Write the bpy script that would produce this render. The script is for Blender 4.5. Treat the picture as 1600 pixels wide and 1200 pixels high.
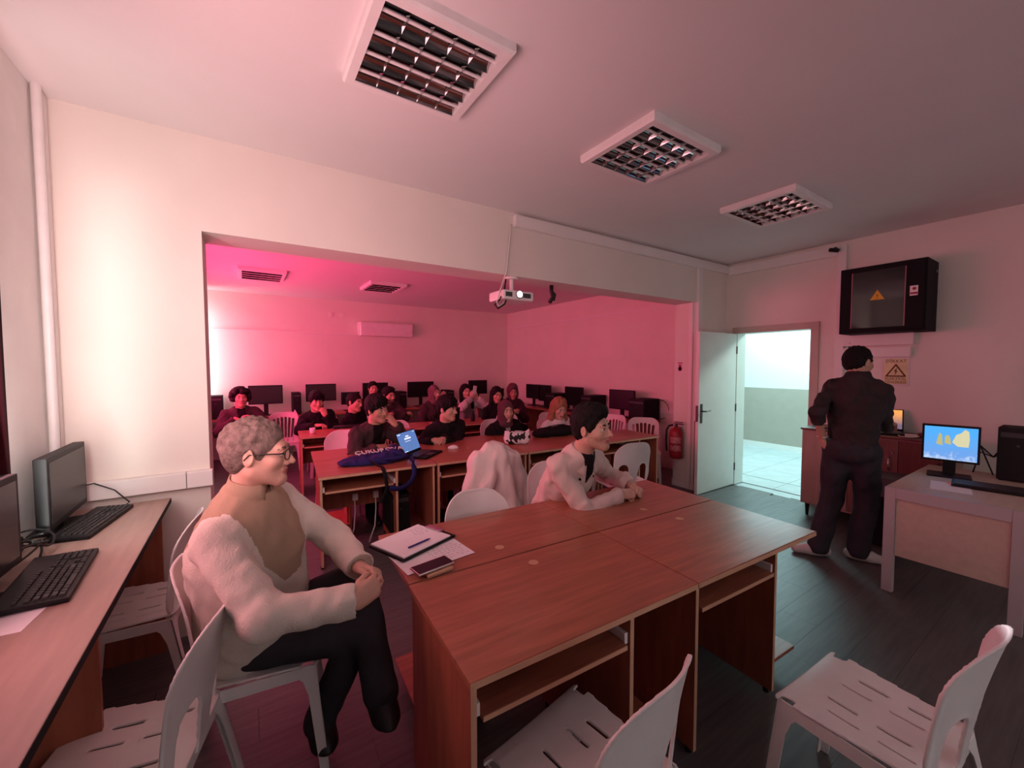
import bpy, bmesh, math, random
import numpy as np
from mathutils import Vector, Matrix, Euler

for o in list(bpy.data.objects):
    bpy.data.objects.remove(o, do_unlink=True)
S = bpy.context.scene
C = S.collection
PI = math.pi
R = math.radians
rnd = random.Random(7)

# ------------------------------------------------------------------ camera
CAM_H = 1.62
YAW, PITCH, ROLL = 0.58212, 0.045677, -0.0019
cd = bpy.data.cameras.new('camera')
cam = bpy.data.objects.new('camera', cd)
C.objects.link(cam)
S.camera = cam
cd.sensor_width = 36.0
cd.sensor_fit = 'HORIZONTAL'
cd.lens = 632.8 / 1600 * 36.0
cd.clip_start = 0.02
cy_, sy_ = math.cos(YAW), math.sin(YAW)
F_ = Vector((sy_ * math.cos(PITCH), cy_ * math.cos(PITCH), -math.sin(PITCH)))
R_ = Vector((cy_, -sy_, 0))
U_ = R_.cross(F_)
R2 = R_ * math.cos(ROLL) + U_ * math.sin(ROLL)
U2 = U_ * math.cos(ROLL) - R_ * math.sin(ROLL)
m = Matrix((R2, U2, -F_)).transposed().to_4x4()
m.translation = (0, 0, CAM_H)
cam.matrix_world = m

# ------------------------------------------------------------------ world, light, exposure
S.view_settings.view_transform = 'Standard'
S.view_settings.look = 'None'
S.view_settings.gamma = 1.0
S.view_settings.use_curve_mapping = False
S.view_settings.exposure = 0.16
w = bpy.data.worlds.new('world')
S.world = w
w.use_nodes = True
bg = w.node_tree.nodes['Background']
bg.inputs[0].default_value = (0.75, 0.85, 1.0, 1)
bg.inputs[1].default_value = 0.6
S.cycles.max_bounces = 8
S.cycles.diffuse_bounces = 5
S.cycles.caustics_reflective = False
S.cycles.caustics_refractive = False
S.cycles.sample_clamp_indirect = 4.0


def area(name, loc, direction, sx, sy, energy, color, spread=180):
    d = bpy.data.lights.new(name, 'AREA')
    d.shape = 'RECTANGLE'
    d.size, d.size_y = sx, sy
    d.energy = energy
    d.color = color
    d.spread = R(spread)
    o = bpy.data.objects.new(name, d)
    C.objects.link(o)
    o.location = loc
    o.rotation_euler = Vector(direction).to_track_quat('-Z', 'Y').to_euler()
    return o


# daylight through the red curtains of the window wall (back room, front room), white daylight through the curtain gaps,
# daylight of the corridor behind the open door
area('daylight_back_window', (-0.70, 6.0, 1.75), (1, 0, 0.1), 3.8, 1.5, 120, (1.0, 0.075, 0.23))
area('daylight_front_window', (-0.68, 1.30, 1.80), (0.35, 1.0, 0.62), 1.6, 1.0, 33, (1.0, 0.52, 0.55), 165)
area('daylight_front_curtain', (-0.70, 1.80, 1.50), (1, 0.0, -0.05), 1.0, 1.1, 12, (1.0, 0.40, 0.46), 160)
area('daylight_front_gap', (-0.72, 2.20, 1.85), (0.6, 1, 0.1), 0.08, 1.5, 6, (1.0, 0.93, 0.88))
area('daylight_curtain_slit', (-0.74, 2.28, 1.75), (0.20, 1, 0.12), 0.03, 1.7, 0.42, (1.0, 0.98, 0.94), 34)
area('daylight_back_gap', (-0.80, 8.28, 1.75), (0.7, 1, 0), 0.10, 1.7, 12, (0.92, 0.96, 1.0))
area('daylight_corridor', (7.3, 3.2, 2.85), (-0.15, 0, -1), 2.2, 4.8, 290, (0.56, 0.96, 1.0))
area('daylight_corridor_window', (7.0, 1.35, 2.70), (-0.75, 0.55, -0.6), 0.30, 0.30, 13, (0.72, 1.0, 0.95), 120)

# ------------------------------------------------------------------ materials
MATS = {}


def P_(n):
    return n.node_tree.nodes['Principled BSDF']


def mat(name, col, rough=0.6, spec=0.5, metal=0.0, bump=0.0, bscale=60, var=0.0, vscale=6, coat=0.0, stretch=None, emit=None, estr=0):
    if name in MATS:
        return MATS[name]
    M = bpy.data.materials.new(name)
    M.use_nodes = True
    nt = M.node_tree
    b = nt.nodes['Principled BSDF']
    b.inputs['Base Color'].default_value = (*col, 1)
    b.inputs['Roughness'].default_value = rough
    b.inputs['Specular IOR Level'].default_value = spec
    b.inputs['Metallic'].default_value = metal
    b.inputs['Coat Weight'].default_value = coat
    tc = nt.nodes.new('ShaderNodeTexCoord')
    src = tc.outputs['Object']
    if stretch:
        mp = nt.nodes.new('ShaderNodeMapping')
        mp.inputs['Scale'].default_value = stretch
        nt.links.new(src, mp.inputs[0])
        src = mp.outputs[0]
    if var > 0:
        nz = nt.nodes.new('ShaderNodeTexNoise')
        nz.inputs['Scale'].default_value = vscale
        nz.inputs['Detail'].default_value = 5
        nt.links.new(src, nz.inputs['Vector'])
        rp = nt.nodes.new('ShaderNodeValToRGB')
        rp.color_ramp.elements[0].position = 0.3
        rp.color_ramp.elements[1].position = 0.7
        lo = [max(0, c * (1 - var)) for c in col]
        hi = [min(1, c * (1 + var)) for c in col]
        rp.color_ramp.elements[0].color = (*lo, 1)
        rp.color_ramp.elements[1].color = (*hi, 1)
        nt.links.new(nz.outputs['Fac'], rp.inputs[0])
        nt.links.new(rp.outputs[0], b.inputs['Base Color'])
    if bump > 0:
        n2 = nt.nodes.new('ShaderNodeTexNoise')
        n2.inputs['Scale'].default_value = bscale
        n2.inputs['Detail'].default_value = 3
        nt.links.new(src, n2.inputs['Vector'])
        bp = nt.nodes.new('ShaderNodeBump')
        bp.inputs['Strength'].default_value = bump
        bp.inputs['Distance'].default_value = 0.01
        nt.links.new(n2.outputs['Fac'], bp.inputs['Height'])
        nt.links.new(bp.outputs[0], b.inputs['Normal'])
    if emit:
        b.inputs['Emission Color'].default_value = (*emit, 1)
        b.inputs['Emission Strength'].default_value = estr
    MATS[name] = M
    return M


mat('wall_paint', (0.78, 0.73, 0.66), 0.75, 0.3, bump=0.08, bscale=25, var=0.03, vscale=2)
mat('ceiling_paint', (0.78, 0.75, 0.74), 0.85, 0.2, bump=0.05, bscale=40, var=0.02, vscale=1.5)
mat('plaster', (0.80, 0.77, 0.74), 0.7, 0.3, bump=0.35, bscale=9, var=0.05, vscale=4)
mat('wall_dado', (0.40, 0.35, 0.30), 0.7, 0.3, var=0.03)
mat('white_plastic', (0.80, 0.78, 0.76), 0.38, 0.5, bump=0.02, bscale=200, var=0.04, vscale=9)
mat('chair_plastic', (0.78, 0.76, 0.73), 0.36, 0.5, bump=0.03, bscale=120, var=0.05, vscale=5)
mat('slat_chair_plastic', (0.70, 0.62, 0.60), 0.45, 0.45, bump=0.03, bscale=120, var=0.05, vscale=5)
mat('trunking', (0.80, 0.77, 0.74), 0.45, 0.4, var=0.02)
mat('door_paint', (0.80, 0.82, 0.76), 0.42, 0.4, bump=0.03, bscale=30, var=0.02)
mat('frame_wood', (0.52, 0.44, 0.37), 0.5, 0.4, var=0.08, vscale=5)
mat('cherry', (0.37, 0.130, 0.075), 0.30, 0.5, bump=0.015, bscale=8, var=0.20, vscale=3.0, stretch=(1.2, 14, 14))
mat('cherry_dark', (0.33, 0.10, 0.055), 0.42, 0.45, bump=0.02, bscale=8, var=0.22, vscale=3.0, stretch=(8, 8, 1.0))
mat('edge_band', (0.62, 0.38, 0.24), 0.5, 0.4, var=0.06, vscale=12)
mat('bench_top', (0.38, 0.26, 0.215), 0.40, 0.5, bump=0.02, bscale=30, var=0.10, vscale=4, stretch=(8, 1, 8))
mat('black_plastic', (0.010, 0.010, 0.011), 0.5, 0.25, bump=0.03, bscale=300)
mat('black_matte', (0.009, 0.009, 0.010), 0.7, 0.15, bump=0.03, bscale=200)
mat('dark_grey', (0.045, 0.045, 0.048), 0.5, 0.5)
mat('screen_off', (0.010, 0.011, 0.012), 0.22, 0.3)
mat('screen_off_grey', (0.030, 0.032, 0.031), 0.35, 0.25)
mat('key_cap', (0.020, 0.020, 0.021), 0.48, 0.5)
mat('metal', (0.62, 0.62, 0.62), 0.28, 0.5, metal=1.0)
mat('mirror_metal', (0.45, 0.44, 0.44), 0.12, 0.5, metal=1.0)
mat('dark_metal', (0.10, 0.09, 0.09), 0.35, 0.5, metal=0.9)
mat('grey_metal', (0.46, 0.43, 0.42), 0.45, 0.5, var=0.03)
mat('beige_laminate', (0.56, 0.45, 0.36), 0.5, 0.4, var=0.06, vscale=3, stretch=(1, 10, 10))
mat('beech_laminate', (0.40, 0.31, 0.25), 0.5, 0.4, var=0.10, vscale=3, stretch=(8, 8, 1))
mat('walnut', (0.14, 0.060, 0.045), 0.45, 0.4, var=0.20, vscale=3, stretch=(8, 8, 1))
mat('paper', (0.86, 0.84, 0.86), 0.8, 0.2, var=0.01)
mat('ink', (0.20, 0.18, 0.30), 0.7, 0.2)
mat('blue_ink', (0.03, 0.03, 0.22), 0.35, 0.5)
mat('red_paint', (0.30, 0.010, 0.018), 0.32, 0.5)
mat('label_white', (0.75, 0.70, 0.70), 0.6, 0.3)
mat('yellow', (0.70, 0.42, 0.02), 0.5, 0.4)
mat('sign_yellow', (0.74, 0.68, 0.40), 0.55, 0.3, var=0.12, vscale=8)
mat('glass_dark', (0.02, 0.02, 0.022), 0.06, 0.6)
mat('cable_black', (0.01, 0.01, 0.01), 0.5, 0.4)
mat('cable_white', (0.7, 0.66, 0.62), 0.5, 0.4)
mat('curtain_red', (0.022, 0.002, 0.004), 0.9, 0.1, bump=0.2, bscale=60)
mat('window_glow', (0.9, 0.9, 0.9), 0.5, 0.3, emit=(0.9, 0.96, 1.0), estr=0.8)


def wood_floor():
    M = bpy.data.materials.new('laminate_floor')
    M.use_nodes = True
    nt = M.node_tree
    b = nt.nodes['Principled BSDF']
    tc = nt.nodes.new('ShaderNodeTexCoord')
    mp = nt.nodes.new('ShaderNodeMapping')
    mp.inputs['Scale'].default_value = (1, 16, 1)
    nt.links.new(tc.outputs['Object'], mp.inputs[0])
    nz = nt.nodes.new('ShaderNodeTexNoise')
    nz.inputs['Scale'].default_value = 2.5
    nz.inputs['Detail'].default_value = 7
    nt.links.new(mp.outputs[0], nz.inputs['Vector'])
    rp = nt.nodes.new('ShaderNodeValToRGB')
    rp.color_ramp.elements[0].position = 0.3
    rp.color_ramp.elements[1].position = 0.72
    rp.color_ramp.elements[0].color = (0.075, 0.073, 0.072, 1)
    rp.color_ramp.elements[1].color = (0.125, 0.120, 0.116, 1)
    nt.links.new(nz.outputs['Fac'], rp.inputs[0])
    nt.links.new(rp.outputs[0], b.inputs['Base Color'])
    b.inputs['Roughness'].default_value = 0.42
    bp = nt.nodes.new('ShaderNodeBump')
    bp.inputs['Strength'].default_value = 0.08
    nt.links.new(nz.outputs['Fac'], bp.inputs['Height'])
    nt.links.new(bp.outputs[0], b.inputs['Normal'])
    MATS['laminate_floor'] = M


wood_floor()
mat('corridor_tile', (0.48, 0.52, 0.53), 0.35, 0.5, var=0.10, vscale=5)


# ------------------------------------------------------------------ mesh helpers
class MB:
    """collects boxes, tubes, lathes and prisms; build() links them as one mesh object"""

    def __init__(self):
        self.v, self.f, self.m, self.s = [], [], [], []

    def add(self, vs, fs, mi=0, smooth=False):
        o = len(self.v)
        self.v += [tuple(x) for x in vs]
        self.f += [tuple(i + o for i in f) for f in fs]
        self.m += [mi] * len(fs)
        self.s += [smooth] * len(fs)
        return self

    def box(self, lo, hi, mi=0, bev=0.0, M=None):
        bm = bmesh.new()
        bmesh.ops.create_cube(bm, size=1.0)
        for v in bm.verts:
            v.co = Vector([lo[i] + (v.co[i] + 0.5) * (hi[i] - lo[i]) for i in range(3)])
        if bev > 0:
            bmesh.ops.bevel(bm, geom=bm.edges[:], offset=bev, segments=2, affect='EDGES', profile=0.6)
        self._bm(bm, mi, M)
        return self

    def _bm(self, bm, mi, M=None, smooth=False):
        bm.verts.index_update()
        vs = [(M @ v.co) if M is not None else v.co.copy() for v in bm.verts]
        fs = [[v.index for v in f.verts] for f in bm.faces]
        bm.free()
        self.add(vs, fs, mi, smooth)

    def cyl(self, a, b, r1, r2=None, n=16, mi=0, caps=True, smooth=True):
        r2 = r1 if r2 is None else r2
        a, b = Vector(a), Vector(b)
        d = (b - a).normalized()
        u = d.orthogonal().normalized()
        w_ = d.cross(u)
        vs = []
        for (c, r) in ((a, r1), (b, r2)):
            for i in range(n):
                t = 2 * PI * i / n
                vs.append(c + u * (r * math.cos(t)) + w_ * (r * math.sin(t)))
        fs = [(i, (i + 1) % n, n + (i + 1) % n, n + i) for i in range(n)]
        self.add(vs, fs, mi, smooth)
        if caps:
            self.add(vs, [tuple(range(n))[::-1], tuple(range(n, 2 * n))], mi, False)
        return self

    def tube(self, pts, r, n=8, mi=0, flat=None):
        pts = [Vector(p) for p in pts]
        vs, fs = [], []
        u = None
        for i, p in enumerate(pts):
            d = (pts[min(i + 1, len(pts) - 1)] - pts[max(i - 1, 0)]).normalized()
            if u is None:
                u = d.orthogonal().normalized()
            u = (u - d * u.dot(d)).normalized()
            w_ = d.cross(u)
            rr = r[i] if isinstance(r, (list, tuple)) else r
            for k in range(n):
                t = 2 * PI * k / n
                vs.append(p + u * (rr * math.cos(t)) + w_ * (rr * math.sin(t) * (flat or 1)))
        for i in range(len(pts) - 1):
            for k in range(n):
                fs.append((i * n + k, i * n + (k + 1) % n, (i + 1) * n + (k + 1) % n, (i + 1) * n + k))
        fs.append(tuple(range(n))[::-1])
        fs.append(tuple(range((len(pts) - 1) * n, len(pts) * n)))
        self.add(vs, fs, mi, True)
        return self

    def lathe(self, prof, n=24, mi=0, M=None):
        vs, fs = [], []
        for (r, z) in prof:
            for k in range(n):
                t = 2 * PI * k / n
                p = Vector((r * math.cos(t), r * math.sin(t), z))
                vs.append(M @ p if M is not None else p)
        for i in range(len(prof) - 1):
            for k in range(n):
                fs.append((i * n + k, i * n + (k + 1) % n, (i + 1) * n + (k + 1) % n, (i + 1) * n + k))
        fs.append(tuple(range(n))[::-1])
        fs.append(tuple(range((len(prof) - 1) * n, len(prof) * n)))
        self.add(vs, fs, mi, True)
        return self

    def prism(self, poly, z0, z1, mi=0, M=None):
        n = len(poly)
        vs = [Vector((x, y, z0)) for x, y in poly] + [Vector((x, y, z1)) for x, y in poly]
        if M is not None:
            vs = [M @ v for v in vs]
        fs = [tuple(range(n))[::-1], tuple(range(n, 2 * n))] + [(i, (i + 1) % n, n + (i + 1) % n, n + i) for i in range(n)]
        self.add(vs, fs, mi)
        return self

    def build(self, name, mats, parent=None):
        me = bpy.data.meshes.new(name)
        me.from_pydata([tuple(v) for v in self.v], [], self.f)
        if not isinstance(mats, (list, tuple)):
            mats = [mats]
        for x in mats:
            me.materials.append(MATS[x])
        me.polygons.foreach_set('material_index', self.m)
        me.polygons.foreach_set('use_smooth', self.s)
        me.update()
        bm = bmesh.new()
        bm.from_mesh(me)
        bmesh.ops.recalc_face_normals(bm, faces=bm.faces)
        bm.to_mesh(me)
        bm.free()
        o = bpy.data.objects.new(name, me)
        C.objects.link(o)
        if parent:
            o.parent = parent
        return o


def box(name, lo, hi, m_, parent=None, bev=0.0):
    return MB().box(lo, hi, bev=bev).build(name, m_, parent)


def mesh_obj(name, vs, fs, m_, parent=None, smooth=True, mi=None):
    me = bpy.data.meshes.new(name)
    me.from_pydata(vs.tolist() if hasattr(vs, 'tolist') else vs, [], fs.tolist() if hasattr(fs, 'tolist') else fs)
    for x in (m_ if isinstance(m_, (list, tuple)) else [m_]):
        me.materials.append(MATS[x])
    n = len(me.polygons)
    me.polygons.foreach_set('use_smooth', [smooth] * n)
    if mi is not None:
        me.polygons.foreach_set('material_index', np.asarray(mi, dtype=np.int32))
    me.update()
    o = bpy.data.objects.new(name, me)
    C.objects.link(o)
    if parent:
        o.parent = parent
    return o


def tag(o, label=None, cat=None, group=None, kind=None):
    if label: o['label'] = label
    if cat: o['category'] = cat
    if group: o['group'] = group
    if kind: o['kind'] = kind
    return o


def empty(name, loc=(0, 0, 0), rz=0.0, label=None, cat=None, group=None):
    o = bpy.data.objects.new(name, None)
    C.objects.link(o)
    o.location = loc
    o.rotation_euler = (0, 0, rz)
    o.empty_display_size = 0.1
    return tag(o, label, cat, group)


def dup(root, loc, rz, label, group=None, parent=None):
    r = root.copy()
    C.objects.link(r)
    r.location = loc
    r.rotation_euler = (0, 0, rz)
    r['label'] = label
    if group: r['group'] = group
    for ch in list(root.children):
        c = ch.copy()
        C.objects.link(c)
        c.parent = r
        for g in ch.children:
            d = g.copy()
            C.objects.link(d)
            d.parent = c
    return r


def text(name, s, size, M, m_, parent=None, depth=0.0006, align='CENTER'):
    cu = bpy.data.curves.new(name, 'FONT')
    cu.body = s
    cu.size = size
    cu.align_x = align
    cu.align_y = 'CENTER'
    cu.extrude = depth
    cu.resolution_u = 3
    t = bpy.data.objects.new(name, cu)
    C.objects.link(t)
    bpy.context.view_layer.update()
    dg = bpy.context.evaluated_depsgraph_get()
    me = bpy.data.meshes.new_from_object(t.evaluated_get(dg))
    bpy.data.objects.remove(t, do_unlink=True)
    me.transform(M)
    me.materials.clear()
    me.materials.append(MATS[m_])
    o = bpy.data.objects.new(name, me)
    C.objects.link(o)
    if parent:
        o.parent = parent
    return o


def struct(o, label=None):
    o['kind'] = 'structure'
    if label: o['label'] = label
    return o


# ------------------------------------------------------------------ signed-distance modelling (numpy surface nets)
def nets(D, lo, h):
    """dual surface of D < 0 on a regular grid"""
    lo = np.asarray(lo, dtype=np.float64)
    h = np.asarray(h, dtype=np.float64) * np.ones(3)
    s = D < 0
    c = np.zeros(tuple(n - 1 for n in D.shape), dtype=np.int8)
    for dx in (0, 1):
        for dy in (0, 1):
            for dz in (0, 1):
                c += s[dx:D.shape[0] - 1 + dx, dy:D.shape[1] - 1 + dy, dz:D.shape[2] - 1 + dz]
    mix = (c > 0) & (c < 8)
    idx = np.argwhere(mix)
    n = len(idx)
    if n == 0:
        return np.zeros((0, 3)), np.zeros((0, 4), dtype=np.int64)
    lut = -np.ones(mix.shape, dtype=np.int64)
    lut[mix] = np.arange(n)
    acc = np.zeros((n, 3))
    cnt = np.zeros(n)
    cor = {}
    for k in range(8):
        o = (k & 1, (k >> 1) & 1, (k >> 2) & 1)
        cor[k] = D[idx[:, 0] + o[0], idx[:, 1] + o[1], idx[:, 2] + o[2]].astype(np.float64)
    for a in range(8):
        for ax in range(3):
            b = a | (1 << ax)
            if b == a:
                continue
            va, vb = cor[a], cor[b]
            x = (va < 0) != (vb < 0)
            t = np.where(x, va / np.where(x, va - vb, 1), 0)
            p = np.array([(a >> i) & 1 for i in range(3)], dtype=float)
            q = np.repeat(p[None], n, 0)
            q[:, ax] = t
            acc[x] += q[x]
            cnt[x] += 1
    V = lo + (idx + acc / cnt[:, None]) * h
    quads = []
    for ax in range(3):
        o1, o2 = (ax + 1) % 3, (ax + 2) % 3
        sl0 = [slice(None)] * 3
        sl1 = [slice(None)] * 3
        sl0[ax] = slice(0, -1)
        sl1[ax] = slice(1, None)
        e = s[tuple(sl0)] != s[tuple(sl1)]
        pts = np.argwhere(e)
        ok = (pts[:, o1] > 0) & (pts[:, o2] > 0) & (pts[:, o1] < D.shape[o1] - 1) & (pts[:, o2] < D.shape[o2] - 1)
        pts = pts[ok]
        neg = s[pts[:, 0], pts[:, 1], pts[:, 2]]
        d1 = np.zeros(3, dtype=int); d1[o1] = 1
        d2 = np.zeros(3, dtype=int); d2[o2] = 1
        g = lambda q: lut[q[:, 0], q[:, 1], q[:, 2]]
        Q = np.stack([g(pts - d1 - d2), g(pts - d2), g(pts), g(pts - d1)], 1)
        Q[~neg] = Q[~neg][:, ::-1]
        quads.append(Q)
    Q = np.concatenate(quads)
    Q = Q[(Q >= 0).all(1)]
    return V, Q


def vec(*a):
    return np.array(a, dtype=np.float64)


class SDF:
    """a grid that smooth-unions tapered capsules and ellipsoids"""

    def __init__(self, lo, hi, h):
        self.lo = np.asarray(lo, float)
        self.h = h
        n = np.ceil((np.asarray(hi, float) - self.lo) / h).astype(int) + 1
        self.n = n
        self.D = np.full(tuple(n), 0.5, dtype=np.float32)
        self.ax = [(self.lo[i] + np.arange(n[i]) * h).astype(np.float32) for i in range(3)]

    def _sub(self, lo, hi):
        sl = []
        for i in range(3):
            a = int(max(0, math.floor((lo[i] - self.lo[i]) / self.h)))
            b = int(min(self.n[i], math.ceil((hi[i] - self.lo[i]) / self.h) + 1))
            if b <= a: return None
            sl.append(slice(a, b))
        X = self.ax[0][sl[0]][:, None, None]
        Y = self.ax[1][sl[1]][None, :, None]
        Z = self.ax[2][sl[2]][None, None, :]
        return tuple(sl), X, Y, Z

    def _op(self, sl, d, k, mode):
        A = self.D[sl]
        if mode == 'add':
            if k > 0:
                hh = np.maximum(k - np.abs(A - d), 0) / k
                self.D[sl] = np.minimum(A, d) - hh * hh * k * 0.25
            else:
                self.D[sl] = np.minimum(A, d)
        elif mode == 'sub':
            d = -d
            if k > 0:
                hh = np.maximum(k - np.abs(A - d), 0) / k
                self.D[sl] = np.maximum(A, d) + hh * hh * k * 0.25
            else:
                self.D[sl] = np.maximum(A, d)

    def cap(self, a, b, ra, rb=None, k=0.02, mode='add', front=None, fl=1.0):
        rb = ra if rb is None else rb
        a, b = np.asarray(a, float), np.asarray(b, float)
        pad = max(ra, rb) * max(1, fl) + k + 3 * self.h
        q = self._sub(np.minimum(a, b) - pad, np.maximum(a, b) + pad)
        if q is None: return self
        sl, X, Y, Z = q
        ab = b - a
        L2 = max(float(ab @ ab), 1e-12)
        px, py, pz = X - a[0], Y - a[1], Z - a[2]
        t = np.clip((px * ab[0] + py * ab[1] + pz * ab[2]) / L2, 0, 1)
        dx, dy, dz = px - t * ab[0], py - t * ab[1], pz - t * ab[2]
        if front is not None:
            f = np.asarray(front, float); f = f / np.linalg.norm(f)
            g = (dx * f[0] + dy * f[1] + dz * f[2]) * (1 / fl - 1)
            dx, dy, dz = dx + g * f[0], dy + g * f[1], dz + g * f[2]
        d = np.sqrt(dx * dx + dy * dy + dz * dz) - (ra + (rb - ra) * t)
        self._op(sl, d * (math.sqrt(fl) if fl < 1 else 1.0), k, mode)
        return self

    def ell(self, c, r, k=0.02, mode='add', M=None):
        c, r = np.asarray(c, float), np.asarray(r, float) * np.ones(3)
        pad = r.max() + k + 3 * self.h
        q = self._sub(c - pad, c + pad)
        if q is None: return self
        sl, X, Y, Z = q
        px, py, pz = X - c[0], Y - c[1], Z - c[2]
        if M is not None:
            M = np.asarray(M, float)
            px, py, pz = (px * M[0][0] + py * M[1][0] + pz * M[2][0], px * M[0][1] + py * M[1][1] + pz * M[2][1], px * M[0][2] + py * M[1][2] + pz * M[2][2])
        k0 = np.sqrt((px / r[0]) ** 2 + (py / r[1]) ** 2 + (pz / r[2]) ** 2)
        k1 = np.sqrt((px / r[0] ** 2) ** 2 + (py / r[1] ** 2) ** 2 + (pz / r[2] ** 2) ** 2)
        d = k0 * (k0 - 1) / np.maximum(k1, 1e-6)
        self._op(sl, d, k, mode)
        return self

    def plane(self, p, n, k=0.0):
        """keeps the side the normal points away from"""
        p, n = np.asarray(p, float), np.asarray(n, float)
        n = n / np.linalg.norm(n)
        X, Y, Z = self.ax[0][:, None, None], self.ax[1][None, :, None], self.ax[2][None, None, :]
        d = (X - p[0]) * n[0] + (Y - p[1]) * n[1] + (Z - p[2]) * n[2]
        A = self.D
        self.D = np.maximum(A, d).astype(np.float32)
        return self

    def wrinkle(self, amp, fx, fy, fz, seed=0):
        rs = np.random.RandomState(seed)
        X, Y, Z = self.ax[0][:, None, None], self.ax[1][None, :, None], self.ax[2][None, None, :]
        W = 0
        for i in range(4):
            a = rs.uniform(0.6, 1.4, 3) * rs.choice([-1, 1], 3)
            ph = rs.uniform(0, 6.28, 2)
            u = X * fx * a[0] + Y * fy * a[1] + Z * fz * a[2] + ph[0]
            v = X * fy * a[1] - Y * fx * a[0] + Z * fz * 0.3 * a[2] + ph[1]
            W = W + np.sin(u + 1.3 * np.sin(v))
        self.D = (self.D + amp * W * 0.5).astype(np.float32)
        return self

    def mesh(self):
        return nets(self.D, self.lo, self.h)
# ------------------------------------------------------------------ the setting
XL, XR = -0.83, 5.52
YP0, YP1, YB, YF = 3.05, 3.35, 8.60, -2.60
ZC, ZCB = 2.974, 2.91
OX0, OX1, OZ = -0.195, 4.82, 2.42
DY0, DY1, DZ = 2.03, 2.90, 2.05      # doorway in the right wall

fl = struct(box('floor', (XL, YF, -0.12), (XR + 0.2, YB, -0.012), 'laminate_floor'))
pl = MB().box((0, 0, -0.012), (1.2490, 0.1990, 0.0)).build('plank', 'laminate_floor', fl)
pdata = pl.data
bpy.data.objects.remove(pl)
for j in range(44):
    y = -0.20 + j * 0.2
    off = [0, 0.42, 0.84][j % 3]
    for i in range(-1, 6):
        x = XL + i * 1.25 + off
        if x < XL - 0.85 or x > XR - 0.2 or y + 0.2 > YB + 0.01:
            continue
        if y < 3 and x + 1.25 > 6.0 and x > 5.2: continue
        o = bpy.data.objects.new('plank', pdata)
        C.objects.link(o)
        o.parent = fl
        o.location = (x, y, 0)
        if x < XL - 0.02: o.scale.x = 1.0; o.location.x = XL; o.scale.x = (x + 1.246 - XL) / 1.246
        if x + 1.246 > XR: o.scale.x = (XR - x) / 1.246
struct(box('ceiling', (XL, YF, ZC), (XR, YP0 + 0.02, ZC + 0.1), 'ceiling_paint'))
struct(box('ceiling_back_room', (XL, YP1 - 0.02, ZCB), (XR, YB, ZCB + 0.1), 'ceiling_paint'))
struct(box('wall_back', (XL, YB, 0), (XR, YB + 0.1, ZCB), 'wall_paint'))
struct(box('wall_front', (XL, YF - 0.1, 0), (XR, YF, ZC), 'wall_paint'))
mp = MB()
mp.box((XL, YP0, 0), (OX0, YP1, ZC)).box((OX0, YP0, OZ), (OX1, YP1, ZC)).box((OX1, YP0, 0), (XR, YP1, ZC))
struct(mp.build('wall_partition', 'wall_paint'))
# window wall with two openings
mp = MB()
W1 = (0.10, 2.38)
W2 = (4.10, 8.20)
for a, b in ((YF, W1[0]), (W1[1], W2[0]), (W2[1], YB)):
    mp.box((XL - 0.22, a, 0), (XL, b, ZC))
for a, b in (W1, W2):
    mp.box((XL - 0.22, a, 0), (XL, b, 0.98)).box((XL - 0.22, a, 2.62), (XL, b, ZC))
struct(mp.build('wall_left', 'plaster'))
for n, (a, b) in enumerate((W1, W2)):
    wn = struct(box('window_%d' % (n + 1), (XL - 0.20, a, 0.98), (XL - 0.19, b, 2.62), 'window_glow'))
    nb = 3 if n == 0 else 5
    for i in range(nb + 1):
        y = a + (b - a) * i / nb
        MB().box((XL - 0.20, y - 0.03, 0.98), (XL - 0.15, y + 0.03, 2.62)).build('window_frame', 'white_plastic', wn)
    MB().box((XL - 0.20, a, 0.96), (XL + 0.03, b, 0.985)).build('window_sill', 'white_plastic', wn)


def curtain(y0, y1, z0, z1, x, label, seed=1):
    n, k = 90, 12
    rs = random.Random(seed)
    vs, fs = [], []
    for j in range(k + 1):
        for i in range(n + 1):
            s = i / n
            t = j / k
            y = y0 + (y1 - y0) * s
            xx = x + 0.025 * math.sin(s * (y1 - y0) * 48 + 0.7 * math.sin(s * 9)) * (0.6 + 0.4 * t)
            vs.append((xx, y + 0.012 * math.sin(t * 5 + s * 7), z1 + (z0 - z1) * t))
    for j in range(k):
        for i in range(n):
            a = j * (n + 1) + i
            fs.append((a, a + 1, a + n + 2, a + n + 1))
    o = mesh_obj('curtain', vs, fs, 'curtain_red')
    sm = o.modifiers.new('s', 'SOLIDIFY')
    sm.thickness = 0.003
    return tag(o, label, 'curtain')


curtain(0.05, 2.31, 0.93, 2.93, -0.772, 'dark red curtain at the left edge over the front window')
curtain(4.05, 8.16, 0.93, 2.88, -0.772, 'dark red curtain of the back room window behind the left wall stub', 2)
rail = empty('curtain_rail', (-0.735, 0, 2.95), 0, 'white double curtain rail on the ceiling at the top left corner', 'curtain rail')
MB().box((-0.05, 0.0, 0.0), (-0.02, 2.30, 0.022), bev=0.003).build('track', 'white_plastic', rail)
MB().box((0.015, 0.0, 0.0), (0.045, 2.30, 0.022), bev=0.003).build('track', 'white_plastic', rail)
MB().box((-0.06, 2.28, 0.004), (0.055, 2.30, 0.023)).build('end_cap', 'white_plastic', rail)

# right wall with the doorway
mp = MB()
mp.box((XR, YF, 0), (XR + 0.2, DY0, ZC)).box((XR, DY1, 0), (XR + 0.2, YB, ZC)).box((XR, DY0, DZ), (XR + 0.2, DY1, ZC))
struct(mp.build('wall_right', 'wall_paint'))
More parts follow.
